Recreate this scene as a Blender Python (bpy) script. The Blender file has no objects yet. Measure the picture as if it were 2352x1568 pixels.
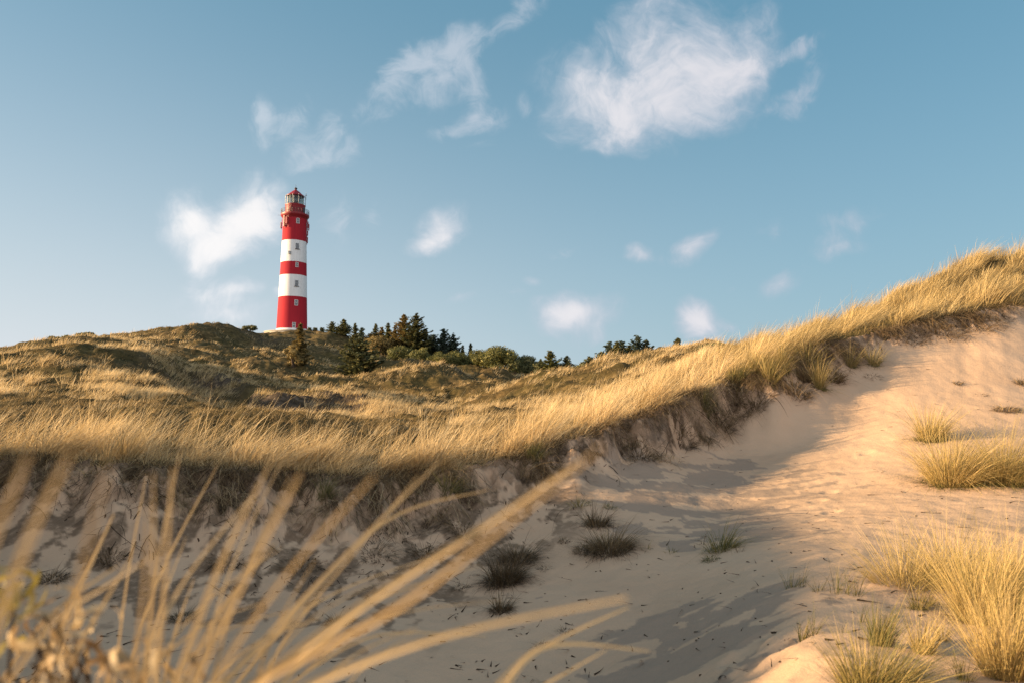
import bpy, math, random
import numpy as np
from mathutils import Vector, Matrix

random.seed(7)
RNG = np.random.default_rng(11)
sc = bpy.context.scene
COL = sc.collection
R = math.radians
EXPOSURE = 1.8
SKY_STRENGTH = 0.08
SKY_TINT = (.37, .585, .615)
SKY_HUE, SKY_SAT = 0.5, 1.0
HAZE_FAR = (1.52, 2.04, 2.36); HAZE_SUN = (2.56, 2.74, 2.90)
BACK_FILL = (7.3, 7.0, 7.1)
CLOUD_THIN = (1.85, 2.05, 2.4); CLOUD_CORE = (2.9, 2.82, 2.96); CLOUD_WARM = (1.30, 1.30, 1.22)
DENOISE = True
SKY_BLUE = (.55, 1.30, 1.82)

# ------------------------------------------------------------------ camera model
FPX, CX, CY = 1568.0, 1176.0, 784.0          # the photograph measured on a 2352 x 1568 copy
PITCH = R(5.0)
CP, SP = math.cos(PITCH), math.sin(PITCH)

def ray(u, v):
    a = (u - CX) / FPX
    b = (CY - v) / FPX
    den = CP - SP * b
    return a / den, (SP + CP * b) / den       # X/Y, Z/Y

def U_(u): return (u - CX) / FPX

def at(u, v, d):
    a, e = ray(u, v)
    return Vector((a * d, d, e * d))

SUN_AZ, SUN_EL = R(-95.0), R(10.8)            # azimuth measured from +Y towards +X
SUN_DIR = Vector((math.sin(SUN_AZ) * math.cos(SUN_EL), math.cos(SUN_AZ) * math.cos(SUN_EL), math.sin(SUN_EL)))

# ------------------------------------------------------------------ numpy noise
def _hash(ix, iy, seed):
    h = (ix.astype(np.int64) * 374761393 + iy.astype(np.int64) * 668265263 + seed * 1442695041) & 0xFFFFFFFF
    h = ((h ^ (h >> 13)) * 1274126177) & 0xFFFFFFFF
    h = (h ^ (h >> 16)) & 0xFFFFFFFF
    return h.astype(np.float64) / 4294967295.0

def vnoise(x, y, seed=0):
    x = np.asarray(x, float); y = np.asarray(y, float)
    ix = np.floor(x); iy = np.floor(y)
    fx = x - ix; fy = y - iy
    sx = fx * fx * fx * (fx * (fx * 6 - 15) + 10)
    sy = fy * fy * fy * (fy * (fy * 6 - 15) + 10)
    def g(dx, dy):
        ang = _hash(ix + dx, iy + dy, seed) * (2 * math.pi)
        return np.cos(ang) * (fx - dx) + np.sin(ang) * (fy - dy)
    n = (g(0, 0) * (1 - sx) + g(1, 0) * sx) * (1 - sy) + (g(0, 1) * (1 - sx) + g(1, 1) * sx) * sy
    return n * 1.4

def fbm(x, y, seed=0, octv=4, gain=0.5):
    t = 0; amp = 1.0; f = 1.0
    for o in range(octv):
        t = t + amp * vnoise(x * f + 13.7 * o, y * f - 7.3 * o, seed + o)
        amp *= gain; f *= 2.03
    return t

def sstep(a, b, x):
    t = np.clip((x - a) / (b - a), 0, 1)
    return t * t * (3 - 2 * t)

def pchip(xk, yk, x):
    xk = np.asarray(xk, float); yk = np.asarray(yk, float)
    h = np.diff(xk); dl = np.diff(yk) / h
    m = np.zeros_like(yk)
    m[0] = dl[0]; m[-1] = dl[-1]
    w1 = 2 * h[1:] + h[:-1]; w2 = h[1:] + 2 * h[:-1]
    ok = dl[:-1] * dl[1:] > 0
    mm = np.zeros(len(dl) - 1)
    mm[ok] = (w1[ok] + w2[ok]) / (w1[ok] / dl[:-1][ok] + w2[ok] / dl[1:][ok])
    m[1:-1] = mm
    x = np.clip(x, xk[0], xk[-1])
    i = np.clip(np.searchsorted(xk, x, side='right') - 1, 0, len(xk) - 2)
    t = (x - xk[i]) / h[i]
    return ((1 + 2 * t) * (1 - t) ** 2 * yk[i] + t * (1 - t) ** 2 * h[i] * m[i]
            + t * t * (3 - 2 * t) * yk[i + 1] + t * t * (t - 1) * h[i] * m[i + 1])

# ------------------------------------------------------------------ terrain: ridge lines of the dunes
# each feature is a line in the landscape: (u, metres ahead, v) or (u, metres ahead, None, z)
RIM = [(-900, 10, 1080), (-300, 10.8, 1055), (0, 11, 1052), (200, 11, 1060), (430, 11.2, 1070), (560, 11.2, 1078), (700, 11.5, 1085),
       (850, 11.8, 1088), (1000, 12.2, 1080), (1200, 13, 1040), (1400, 14.6, 975), (1560, 16.2, 915), (1700, 17.5, 865),
       (1800, 18.3, 828), (1860, 18.8, 800), (2000, 19.6, 765), (2100, 20.1, 742), (2352, 21, 700), (2700, 22.5, 660), (3200, 25, 640)]
FOOT = [(-900, 9, 1190), (-300, 9.9, 1150), (0, 10.1, 1150), (200, 10.0, 1165), (430, 10.0, 1190), (560, 9.9, 1215), (700, 10.0, 1240),
        (850, 10.2, 1240), (1000, 10.7, 1210), (1200, 11.8, 1130), (1320, 12.6, 1080), (1400, 13.2, 1065), (1560, 15.0, 1035), (1700, 16.6, 955),
        (1800, 17.5, 895), (1860, 18.0, 868), (2000, 18.9, 815), (2100, 19.4, 782), (2352, 20.3, 737), (2700, 21.7, 690), (3200, 24, 660)]
FEAT = [
  [(-900, .35, None, -.5), (3200, .35, None, -.55)],
  [(-900, 1.0, None, -.52), (300, 1.0, None, -.52), (1000, 1.0, None, -.6), (1700, 1.0, None, -.85), (3200, 1.0, None, -.9)],
  [(-900, 2.2, None, -1.15), (200, 2.2, None, -1.3), (1500, 2.2, None, -1.3), (1900, 2.2, None, -1.25), (3200, 2.2, None, -1.2)],
  [(-900, 3.6, None, -1.9), (0, 3.6, None, -2.1), (1300, 3.6, None, -2.1), (1700, 3.6, None, -1.65), (1900, 3.5, 1590), (2352, 3.4, 1590), (3200, 3.4, 1560)],
  [(-900, 6, 1500), (0, 6.1, 1550), (430, 6.2, 1568), (1000, 6.2, 1562), (1300, 6.1, 1550), (1500, 5.8, 1530), (1750, 5.4, 1440), (1900, 5.3, 1395), (2100, 5.3, 1390), (2352, 5.3, 1390), (3200, 5.3, 1380)],
  [(-900, 7.4, 1390), (0, 7.5, 1420), (430, 7.5, 1450), (1000, 7.8, 1420), (1200, 8.2, 1375), (1500, 9.4, 1255), (1700, 10.8, 1185), (1900, 10.5, 1165), (2100, 10.2, 1150), (2352, 10, 1140), (3200, 10, 1130)],
  [(-900, 8.7, 1280), (0, 8.9, 1290), (430, 8.9, 1322), (1000, 9.6, 1300), (1200, 10.4, 1235), (1350, 11.4, 1150), (1500, 12.8, 1105), (1700, 15, 1055), (1900, 15.4, 1015), (2100, 15.6, 962), (2352, 16, 925), (3200, 17, 900)],
  FOOT, RIM,
  # just behind the rim
  [(-900, 12.5, 1050), (0, 13.2, 1025), (430, 13.4, 1032), (700, 14, 1043), (1000, 15, 1022), (1200, 16.5, 990), (1400, 18, 945), (1560, 19.3, 890), (1700, 20.6, 840),
   (1860, 21.8, 785), (2000, 22.5, 752), (2100, 23, 722), (2352, 24, 655), (2700, 25.5, 610), (3200, 28, 600)],
  # hump behind the rim / crest of the ridge on the right
  [(-900, 20, 980), (0, 20, 957), (200, 20, 950), (430, 22, 943), (560, 21.5, 943), (680, 20.5, 956), (800, 19.5, 972), (900, 19.5, 985), (1000, 21, 985), (1200, 23, 960),
   (1400, 26, 915), (1560, 27, 848), (1640, 27, 815), (1700, 27, 806), (1800, 27.3, 786), (1900, 27.6, 760), (2000, 28, 726), (2100, 28.4, 668), (2200, 28.8, 622), (2352, 29.5, 592), (2700, 31, 560), (3200, 34, 560)],
  [(-900, 27, 950), (0, 26, 928), (200, 27, 920), (430, 28, 932), (560, 34, 955), (680, 36, 950), (790, 38, 955), (860, 34, 962), (1000, 29, 966), (1200, 31, 945), (1400, 32, 900), (1560, 35, 838),
   (1640, 35, 816), (1700, 35, 820), (1900, 38, 800), (2100, 40, 760), (2352, 42, 700), (3200, 46, 700)],
  [(-900, 40, 880), (0, 40, 862), (200, 42, 852), (330, 44, 862), (430, 50, 905), (500, 51, 925), (545, 50, 925), (590, 42, 893), (640, 41, 898), (710, 42, 906), (800, 45, 898), (860, 45, 918), (940, 46, 936), (1000, 48, 942), (1200, 44, 922), (1400, 41, 872), (1560, 43, 820),
   (1640, 44, 800), (1700, 48, 815), (1900, 60, 830), (2352, 70, 800), (3200, 70, 800)],
  [(-900, 60, 830), (0, 60, 804), (118, 63, 789), (210, 64, 783), (300, 62, 796), (390, 59, 820), (440, 57, 843), (520, 56, 851), (548, 56, 872), (585, 56, 905), (680, 57, 912), (800, 60, 915), (1000, 62, 922), (1100, 58, 905), (1200, 57, 880), (1340, 56, 852), (1400, 56, 836), (1495, 56, 815), (1560, 56, 805),
   (1640, 57, 796), (1720, 60, 830), (1900, 75, 850), (2352, 85, 840), (3200, 85, 840)],
  [(-900, 80, 835), (0, 80, 815), (210, 80, 800), (300, 80, 812), (430, 76, 855), (560, 75, 872), (680, 78, 880), (800, 80, 884), (1000, 80, 886), (1200, 80, 885), (1400, 76, 862), (1560, 76, 845), (1720, 80, 860), (2352, 105, 870), (3200, 105, 870)],
  [(-900, 110, 830), (0, 110, 812), (210, 100, 797), (300, 98, 790), (430, 95, 812), (560, 98, 826), (680, 100, 838), (800, 98, 858), (835, 94, 850), (880, 92, 835), (982, 92, 829), (1036, 92, 843), (1080, 94, 868), (1110, 96, 851), (1153, 96, 846), (1185, 96, 868), (1300, 98, 872), (1400, 98, 864), (1560, 98, 855), (1720, 100, 870), (2352, 130, 880), (3200, 130, 880)],
  [(-900, 125, 835), (0, 125, 818), (210, 118, 795), (300, 115, 782), (430, 116, 782), (560, 122, 800), (680, 130, 812), (800, 126, 838), (982, 110, 850), (1153, 112, 868), (1300, 115, 878), (1560, 115, 875), (2352, 150, 885), (3200, 150, 885)],
  # skyline
  [(-900, 160, 825), (0, 150, 806), (120, 142, 790), (210, 136, 781), (300, 134, 768), (400, 134, 751), (440, 135, 748), (508, 140, 753), (576, 155, 765), (633, 185, 771), (680, 194, 768), (745, 190, 769), (796, 180, 780), (870, 165, 812), (1000, 160, 838), (1200, 155, 862), (1400, 155, 872), (1720, 155, 880), (3200, 190, 890)],
  [(-900, 215, None, 8), (0, 215, None, 9), (440, 215, None, 15), (600, 215, None, 18.5), (760, 215, None, 18.5), (870, 215, None, 11), (1200, 215, None, 5), (3200, 230, None, 3)],
  [(-900, 420, 806), (0, 420, 803), (210, 420, 815), (600, 420, None, 16), (1200, 420, None, 5), (3200, 420, None, 2)],
  [(-900, 6000, None, 2), (3200, 6000, None, 2)],
]
NA = 1400
A_GRID = np.linspace(-1.45, 1.45, NA)
K_GRID = np.linspace(math.log(.35), math.log(6000), 1400)
_fd, _fz = [], []
for f in FEAT:
    aa, dd, zz = [], [], []
    for p in f:
        if p[2] is None:
            a = (p[0] - CX) / FPX / (CP + SP * .2); z = p[3]
        else:
            a, e = ray(p[0], p[2]); z = e * p[1]
        aa.append(a); dd.append(p[1]); zz.append(z)
    _fd.append(pchip(aa, dd, A_GRID)); _fz.append(pchip(aa, zz, A_GRID))
FD, FZ = np.array(_fd), np.array(_fz)
# ragged edge of the broken rim
wob = .42 * vnoise(A_GRID * 10, A_GRID * 0 + .5, 5) + .26 * vnoise(A_GRID * 34, A_GRID * 0 + .5, 6)
wob2 = .12 * vnoise(A_GRID * 14, A_GRID * 0 + .5, 7) + .03 * vnoise(A_GRID * 60, A_GRID * 0 + .5, 8)
wob = wob * np.interp(A_GRID, [U_(1750), U_(2050)], [1, .3])
FD[8] += wob
FD[7] += wob + wob2 * np.interp(A_GRID, [U_(1500), U_(1950)], [1, .2])
FZ[10] += .16 * vnoise(A_GRID * 26, A_GRID * 0 + .3, 9) + .10 * vnoise(A_GRID * 70, A_GRID * 0 + .3, 10)
for i in range(1, len(FD)):
    FD[i] = np.maximum(FD[i], FD[i - 1] * 1.015)
ZT = np.zeros((NA, len(K_GRID)))
for i in range(NA):
    ZT[i] = pchip(np.log(FD[:, i]), FZ[:, i], K_GRID)

def rim_d(a):
    return np.interp(a, A_GRID, FD[8])
def foot_d(a):
    return np.interp(a, A_GRID, FD[7])

def shade_shoulder(x, y):
    return np.exp(-np.abs((x + 8.1 + .235 * y) / 1.7) ** 3) * sstep(1.5, 4, y) * sstep(10.95, 10.5, y)

def base_z(x, y):
    x = np.asarray(x, float); y = np.asarray(y, float)
    ys = np.maximum(y, .35)
    a = np.clip(x / ys, A_GRID[0], A_GRID[-1])
    fa = (a - A_GRID[0]) / (A_GRID[1] - A_GRID[0]); ia = np.clip(fa.astype(int), 0, NA - 2); ta = fa - ia
    fk = (np.log(ys) - K_GRID[0]) / (K_GRID[1] - K_GRID[0]); ik = np.clip(fk.astype(int), 0, len(K_GRID) - 2); tk = np.clip(fk - ik, 0, 1)
    zt = (ZT[ia, ik] * (1 - tk) + ZT[ia, ik + 1] * tk) * (1 - ta) + (ZT[ia + 1, ik] * (1 - tk) + ZT[ia + 1, ik + 1] * tk) * ta
    r = np.hypot(x, y)
    th = np.abs(np.arctan2(x, y))
    w = sstep(R(46), R(62), th)
    gen = -.7 + sstep(3, 40, r) * (.9 * fbm(x / 17, y / 17, 40, 3)) + sstep(40, 400, r) * 2.0
    z = zt * (1 - w) + gen * w
    # unseen dune added on the left, its crest shaped to shade the hollow
    crest = np.interp(y, [1.5, 3.0, 4.2, 5.3, 6.4, 8.0, 9.3, 9.9, 10.35, 10.8], [-.9, -.35, .2, .35, .42, .5, .55, .55, .45, -.9])
    g = shade_shoulder(x, y)
    z = z * (1 - g) + np.maximum(crest, z) * g
    return z

FEET = []
def add_foot(u, v, ang):
    h = hit(u, v)
    FEET.append((h.x, h.y, ang))

def cover_masks(x, y):
    ys = np.maximum(y, .35)
    a = x / ys
    rd = rim_d(a)
    sand = (y < rd) & (np.abs(np.arctan2(x, y)) < R(58)) & (shade_shoulder(x, y) < .4)
    return a, rd, sand

def detail_z(x, y):
    """relief: hummocks under the grass, soft undulation and prints in the sand, crumbled scarp"""
    a, rd, sand = cover_masks(x, y)
    r = np.hypot(x, y)
    s = y - rd
    far = sstep(6, 22, s) * (r > 8)
    hum = far * (.28 * fbm(x / 1.9, y / 1.6, 21, 3) + (1.05 - .4 * sstep(-.45, -.6, x / np.maximum(y, .35))) * sstep(25, 60, r) * fbm(x / 9.5, y / 8.0, 22, 3, .55)) * (1 - sstep(250, 500, r))
    near = (1 - sand) * .07 * fbm(x / .6, y / .6, 23, 3)
    fd = foot_d(a)
    sc_ = np.clip((y - fd) / np.maximum(rd - fd, .05), -1, 2)
    scarp = np.exp(-((sc_ - .5) / .45) ** 2) * sstep(3, 6, r) * (np.abs(a) < 1.2)
    scz = scarp * (.13 * fbm(x / .35, y / .35, 24, 4, .6) + .06 * fbm(x / .12, y / .12, 29, 2))
    sn = sand * (.024 * fbm(x / 1.3, y / 1.3, 25, 3) + .010 * fbm(x / .28, y / .28, 26, 3)) * sstep(.8, 3, r)
    z = hum + near + scz + sn
    return z, scarp

def zof(x, y):
    return base_z(x, y) + detail_z(np.asarray(x, float), np.asarray(y, float))[0]

def hit(u, v, dmin=2.5, dmax=300):
    a, e = ray(u, v)
    d = np.exp(np.linspace(math.log(dmin), math.log(dmax), 3000))
    zz = zof(a * d, d)
    k = np.nonzero(zz >= e * d)[0]
    i = int(k[0]) if len(k) else len(d) - 1
    return Vector((a * d[i], d[i], zz[i]))

# ------------------------------------------------------------------ materials
MAT = {}
class NT:
    def __init__(s, mat):
        s.t = mat.node_tree; s.n = s.t.nodes; s.l = s.t.links
    def new(s, kind, **kw):
        nd = s.n.new(kind)
        for k, v in kw.items():
            if k in nd.bl_rna.properties.keys(): setattr(nd, k, v)
            else: nd.inputs[k.replace('_', ' ')].default_value = v
        return nd
    def link(s, a, b): s.l.new(a, b)
    def math(s, op, a, b=None, c=None, clamp=False):
        nd = s.n.new('ShaderNodeMath'); nd.operation = op; nd.use_clamp = clamp
        for i, q in enumerate((a, b, c)):
            if q is None: continue
            if isinstance(q, (int, float)): nd.inputs[i].default_value = q
            else: s.l.new(q, nd.inputs[i])
        return nd.outputs[0]
    def mix(s, fac, a, b, blend='MIX'):
        nd = s.n.new('ShaderNodeMix'); nd.data_type = 'RGBA'; nd.blend_type = blend
        for sock, q in ((nd.inputs[0], fac), (nd.inputs[6], a), (nd.inputs[7], b)):
            if isinstance(q, (int, float)): sock.default_value = q
            elif isinstance(q, tuple): sock.default_value = (*q, 1) if len(q) == 3 else q
            else: s.l.new(q, sock)
        return nd.outputs[2]
    def ramp(s, fac, stops):
        nd = s.n.new('ShaderNodeValToRGB')
        el = nd.color_ramp.elements
        while len(el) > 1: el.remove(el[0])
        el[0].position = stops[0][0]; el[0].color = (*stops[0][1], 1)
        for p, c in stops[1:]:
            e = el.new(p); e.color = (*c, 1)
        s.l.new(fac, nd.inputs[0])
        return nd.outputs[0]
    def noise(s, scale, detail=4, rough=.5, vec=None, dist=0):
        nd = s.n.new('ShaderNodeTexNoise')
        nd.inputs['Scale'].default_value = scale; nd.inputs['Detail'].default_value = detail
        nd.inputs['Roughness'].default_value = rough; nd.inputs['Distortion'].default_value = dist
        if vec is not None: s.l.new(vec, nd.inputs['Vector'])
        return nd.outputs['Fac']
    def attr(s, name):
        nd = s.n.new('ShaderNodeAttribute'); nd.attribute_name = name
        return nd.outputs['Fac']
    def coord(s, which='Object'):
        return s.n.new('ShaderNodeTexCoord').outputs[which]
    def bump(s, h, strength=.3, dist=.02):
        nd = s.n.new('ShaderNodeBump'); nd.inputs['Strength'].default_value = strength; nd.inputs['Distance'].default_value = dist
        s.l.new(h, nd.inputs['Height'])
        return nd.outputs[0]

def material(name):
    m = bpy.data.materials.new(name); m.use_nodes = True
    t = NT(m)
    p = t.n['Principled BSDF']
    return m, t, p

def paint(name, col, rough=.55, var=.12, scale=1.5, metal=0, spec=.4):
    m, t, p = material(name)
    n = t.noise(scale, 5, .6, t.coord())
    c = t.mix(t.math('MULTIPLY', n, var * 2), col, tuple(q * .55 for q in col))
    t.link(c, p.inputs['Base Color'])
    p.inputs['Roughness'].default_value = rough; p.inputs['Metallic'].default_value = metal
    p.inputs['Specular IOR Level'].default_value = spec
    MAT[name] = m
    return m

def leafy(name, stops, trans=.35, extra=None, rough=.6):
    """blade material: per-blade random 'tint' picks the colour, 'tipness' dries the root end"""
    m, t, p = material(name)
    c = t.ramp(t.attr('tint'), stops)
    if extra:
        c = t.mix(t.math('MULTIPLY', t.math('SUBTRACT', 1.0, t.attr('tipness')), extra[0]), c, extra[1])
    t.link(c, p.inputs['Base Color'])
    p.inputs['Roughness'].default_value = rough
    p.inputs['Specular IOR Level'].default_value = .25
    tr = t.new('ShaderNodeBsdfTranslucent'); t.link(c, tr.inputs['Color'])
    mx = t.new('ShaderNodeMixShader'); mx.inputs[0].default_value = trans
    t.link(p.outputs[0], mx.inputs[1]); t.link(tr.outputs[0], mx.inputs[2])
    out = [n for n in t.n if n.type == 'OUTPUT_MATERIAL'][0]
    t.link(mx.outputs[0], out.inputs['Surface'])
    MAT[name] = m
    return m

# ------------------------------------------------------------------ mesh helpers
def tag(o, label=None, cat=None, group=None, kind=None):
    if label: o['label'] = label
    if cat: o['category'] = cat
    if group: o['group'] = group
    if kind: o['kind'] = kind
    return o

def raw_mesh(name, co, quads, mats, smooth=False, attrs=None, parent=None, midx=None, tris=None):
    me = bpy.data.meshes.new(name)
    co = np.asarray(co, np.float32)
    nq = 0 if quads is None else len(quads); nt = 0 if tris is None else len(tris)
    me.vertices.add(len(co)); me.vertices.foreach_set('co', co.ravel())
    loops = np.concatenate([np.asarray(quads, np.int32).ravel() if nq else np.zeros(0, np.int32),
                            np.asarray(tris, np.int32).ravel() if nt else np.zeros(0, np.int32)])
    me.loops.add(len(loops)); me.loops.foreach_set('vertex_index', loops)
    me.polygons.add(nq + nt)
    st = np.concatenate([np.arange(nq) * 4, nq * 4 + np.arange(nt) * 3]).astype(np.int32)
    me.polygons.foreach_set('loop_start', st)
    me.polygons.foreach_set('use_smooth', np.full(nq + nt, smooth, bool))
    if not isinstance(mats, (list, tuple)): mats = [mats]
    for m in mats: me.materials.append(m)
    if midx is not None: me.polygons.foreach_set('material_index', np.asarray(midx, np.int32))
    if attrs:
        for k, v in attrs.items():
            at_ = me.attributes.new(k, 'FLOAT', 'POINT'); at_.data.foreach_set('value', np.asarray(v, np.float32))
    me.update(calc_edges=True); me.validate()
    o = bpy.data.objects.new(name, me); COL.objects.link(o)
    if parent: o.parent = parent
    return o

def empty(name, loc=(0, 0, 0), rz=0):
    o = bpy.data.objects.new(name, None); COL.objects.link(o)
    o.location = loc; o.rotation_euler = (0, 0, rz); o.empty_display_size = .2
    return o

class MB:
    """collects faces of one part"""
    def __init__(s): s.v = []; s.f = []; s.m = []
    def add(s, vs, fs, mi=0):
        k = len(s.v); s.v += [tuple(v) for v in vs]; s.f += [tuple(i + k for i in f) for f in fs]; s.m += [mi] * len(fs)
    def box(s, c, size, rz=0, mi=0, bev=0.0):
        x, y, z = (q / 2 for q in size)
        b = min(bev, x * .9, y * .9)
        pts = [(-x + b, -y), (x - b, -y), (x, -y + b), (x, y - b), (x - b, y), (-x + b, y), (-x, y - b), (-x, -y + b)] if b else [(-x, -y), (x, -y), (x, y), (-x, y)]
        n = len(pts); cs, sn = math.cos(rz), math.sin(rz); vs = []
        for zz in (-z, z):
            for px, py in pts: vs.append((c[0] + px * cs - py * sn, c[1] + px * sn + py * cs, c[2] + zz))
        s.add(vs, [tuple(range(n - 1, -1, -1)), tuple(range(n, 2 * n))] + [(i, (i + 1) % n, n + (i + 1) % n, n + i) for i in range(n)], mi)
    def lathe(s, prof, n=48, c=(0, 0, 0), mi=0, caps=True, mis=None, rot=0):
        vs = []
        for r, z in prof:
            for i in range(n):
                t = 2 * math.pi * i / n + rot
                vs.append((c[0] + r * math.cos(t), c[1] + r * math.sin(t), c[2] + z))
        k = len(s.v); s.v += vs
        for j in range(len(prof) - 1):
            for i in range(n):
                s.f.append((k + j * n + i, k + j * n + (i + 1) % n, k + (j + 1) * n + (i + 1) % n, k + (j + 1) * n + i))
                s.m.append(mis[j] if mis else mi)
        if caps:
            s.f.append(tuple(k + i for i in range(n - 1, -1, -1))); s.m.append(mis[0] if mis else mi)
            s.f.append(tuple(k + (len(prof) - 1) * n + i for i in range(n))); s.m.append(mis[-1] if mis else mi)
    def tube(s, pts, rad, n=6, mi=0):
        pts = [Vector(p) for p in pts]
        if not isinstance(rad, (list, tuple)): rad = [rad] * len(pts)
        k = len(s.v); up = Vector((.31, .17, .93))
        for i, p in enumerate(pts):
            d = (pts[min(i + 1, len(pts) - 1)] - pts[max(i - 1, 0)]).normalized()
            a = d.cross(up if abs(d.dot(up)) < .95 else Vector((1, 0, 0))).normalized(); b = d.cross(a)
            for j in range(n):
                t = 2 * math.pi * j / n
                s.v.append(tuple(p + (a * math.cos(t) + b * math.sin(t)) * rad[i]))
        for i in range(len(pts) - 1):
            for j in range(n):
                s.f.append((k + i * n + j, k + i * n + (j + 1) % n, k + (i + 1) * n + (j + 1) % n, k + (i + 1) * n + j)); s.m.append(mi)
        s.f.append(tuple(k + j for j in range(n - 1, -1, -1))); s.m.append(mi)
        s.f.append(tuple(k + (len(pts) - 1) * n + j for j in range(n))); s.m.append(mi)
    def build(s, name, mats, parent=None, smooth=None):
        me = bpy.data.meshes.new(name); me.from_pydata(s.v, [], s.f)
        for m in (mats if isinstance(mats, (list, tuple)) else [mats]): me.materials.append(m)
        me.polygons.foreach_set('material_index', s.m)
        if smooth is not None:
            me.polygons.foreach_set('use_smooth', [True] * len(s.f))
            me.set_sharp_from_angle(angle=R(smooth))
        me.update()
        o = bpy.data.objects.new(name, me); COL.objects.link(o)
        if parent: o.parent = parent
        return o

def blades(root, length, d0, bend, width, seg=3, tint=None, wdir=None, taper=1.0, rng=None):
    """strips: P(t) = root + L (d0 t + bend t^2); returns vertices, quads, attributes"""
    rng = rng or RNG
    N = len(root)
    t = np.linspace(0, 1, seg + 1)
    P = root[:, None, :] + length[:, None, None] * (d0[:, None, :] * t[None, :, None] + bend[:, None, :] * (t ** 2)[None, :, None])
    if wdir is None:
        ang = rng.uniform(0, math.pi, N)
        wdir = np.stack([np.cos(ang), np.sin(ang), rng.normal(0, .15, N)], 1)
    wd = wdir[:, None, :] * (width[:, None] * .5 * (1 - .93 * t[None, :] ** (1.6 * taper)))[:, :, None]
    V = np.stack([P - wd, P + wd], 2).reshape(N * (seg + 1) * 2, 3)
    base = (np.arange(N) * (seg + 1) * 2)[:, None] + (np.arange(seg) * 2)[None, :]
    Q = np.stack([base, base + 1, base + 3, base + 2], 2).reshape(-1, 4)
    tp = np.repeat(np.tile(t, N), 2)
    ti = np.repeat(tint if tint is not None else rng.uniform(0, 1, N), (seg + 1) * 2)
    return V, Q, {'tint': ti, 'tipness': tp}

def join_blades(parts):
    V, Q, T, H = [], [], [], []; k = 0
    for v, q, a in parts:
        V.append(v); Q.append(q + k); T.append(a['tint']); H.append(a['tipness']); k += len(v)
    return np.concatenate(V), np.concatenate(Q), {'tint': np.concatenate(T), 'tipness': np.concatenate(H)}


# ------------------------------------------------------------------ camera, sun, sky
cam_d = bpy.data.cameras.new('camera'); cam = bpy.data.objects.new('camera', cam_d); COL.objects.link(cam)
cam_d.sensor_width = 36.0; cam_d.lens = 24.0; cam_d.clip_start = .05; cam_d.clip_end = 20000
cam.location = (0, 0, 0); cam.rotation_euler = (R(90) + PITCH, 0, 0)
cam_d.dof.use_dof = True; cam_d.dof.focus_distance = 15.0; cam_d.dof.aperture_fstop = 2.8
sc.camera = cam

sun_d = bpy.data.lights.new('sun', 'SUN'); sun = bpy.data.objects.new('sun', sun_d); COL.objects.link(sun)
sun_d.energy = 4.6; sun_d.angle = R(.6); sun_d.color = (1.0, .71, .40)
sun.rotation_euler = (-SUN_DIR).to_track_quat('-Z', 'Y').to_euler()
sun.location = SUN_DIR * 60

sc.view_settings.view_transform = 'Standard'; sc.view_settings.look = 'None'
sc.view_settings.exposure = EXPOSURE; sc.view_settings.gamma = 1.0
sc.render.engine = 'CYCLES'
sc.cycles.use_denoising = DENOISE
sc.cycles.denoising_prefilter = 'NONE'
sc.cycles.use_adaptive_sampling = False
sc.cycles.max_bounces = 6; sc.cycles.diffuse_bounces = 3; sc.cycles.transmission_bounces = 4; sc.cycles.transparent_max_bounces = 8
sc.cycles.glossy_bounces = 2
sc.cycles.sample_clamp_indirect = 6.0

world = bpy.data.worlds.new('World'); sc.world = world; world.use_nodes = True
wt = NT(world)
for n in list(wt.n): wt.n.remove(n)
sky = wt.new('ShaderNodeTexSky'); sky.sky_type = 'NISHITA'; sky.sun_disc = False
sky.sun_elevation = SUN_EL; sky.sun_rotation = SUN_AZ
sky.air_density = 1.0; sky.dust_density = 1.2; sky.ozone_density = 1.6; sky.altitude = 20
wc = wt.new('ShaderNodeTexCoord').outputs['Generated']
sep = wt.new('ShaderNodeSeparateXYZ'); wt.link(wc, sep.inputs[0])
sx, sy, sz = sep.outputs
# the cool, slightly teal cast of the day
tint = wt.mix(1.0, sky.outputs[0], SKY_TINT, 'MULTIPLY')
hs = wt.new('ShaderNodeHueSaturation'); hs.inputs['Hue'].default_value = SKY_HUE; hs.inputs['Saturation'].default_value = SKY_SAT; hs.inputs['Value'].default_value = 1
wt.link(tint, hs.inputs['Color'])
# pale moist air low over the sea and towards the sun
elev = wt.math('MAXIMUM', sz, 0.0)
low = wt.math('POWER', wt.math('SUBTRACT', 1.0, wt.math('MULTIPLY', elev, 1.65), clamp=True), 1.7)
side = wt.new('ShaderNodeMapRange'); side.interpolation_type = 'SMOOTHSTEP'
side.inputs['From Min'].default_value = .62; side.inputs['From Max'].default_value = -.78; wt.link(sx, side.inputs['Value'])
hz = wt.math('ADD', wt.math('MULTIPLY', low, wt.math('MULTIPLY_ADD', side.outputs[0], .22, .88)), wt.math('MULTIPLY', side.outputs[0], .08), clamp=True)
hzc = wt.mix(side.outputs[0], HAZE_FAR, HAZE_SUN)
skyc = wt.mix(hz, wt.mix(.62, hs.outputs[0], SKY_BLUE), hzc)
# added fill: unseen sky behind the photographer brightened to lift the shaded sides
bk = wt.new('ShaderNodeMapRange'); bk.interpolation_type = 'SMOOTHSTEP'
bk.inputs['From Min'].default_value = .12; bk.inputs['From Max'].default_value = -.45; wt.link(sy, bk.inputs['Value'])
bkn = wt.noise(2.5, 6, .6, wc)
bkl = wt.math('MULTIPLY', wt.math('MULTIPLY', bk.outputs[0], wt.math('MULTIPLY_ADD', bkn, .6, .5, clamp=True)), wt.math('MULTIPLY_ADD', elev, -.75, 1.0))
skyc = wt.mix(bkl, skyc, BACK_FILL)
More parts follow.
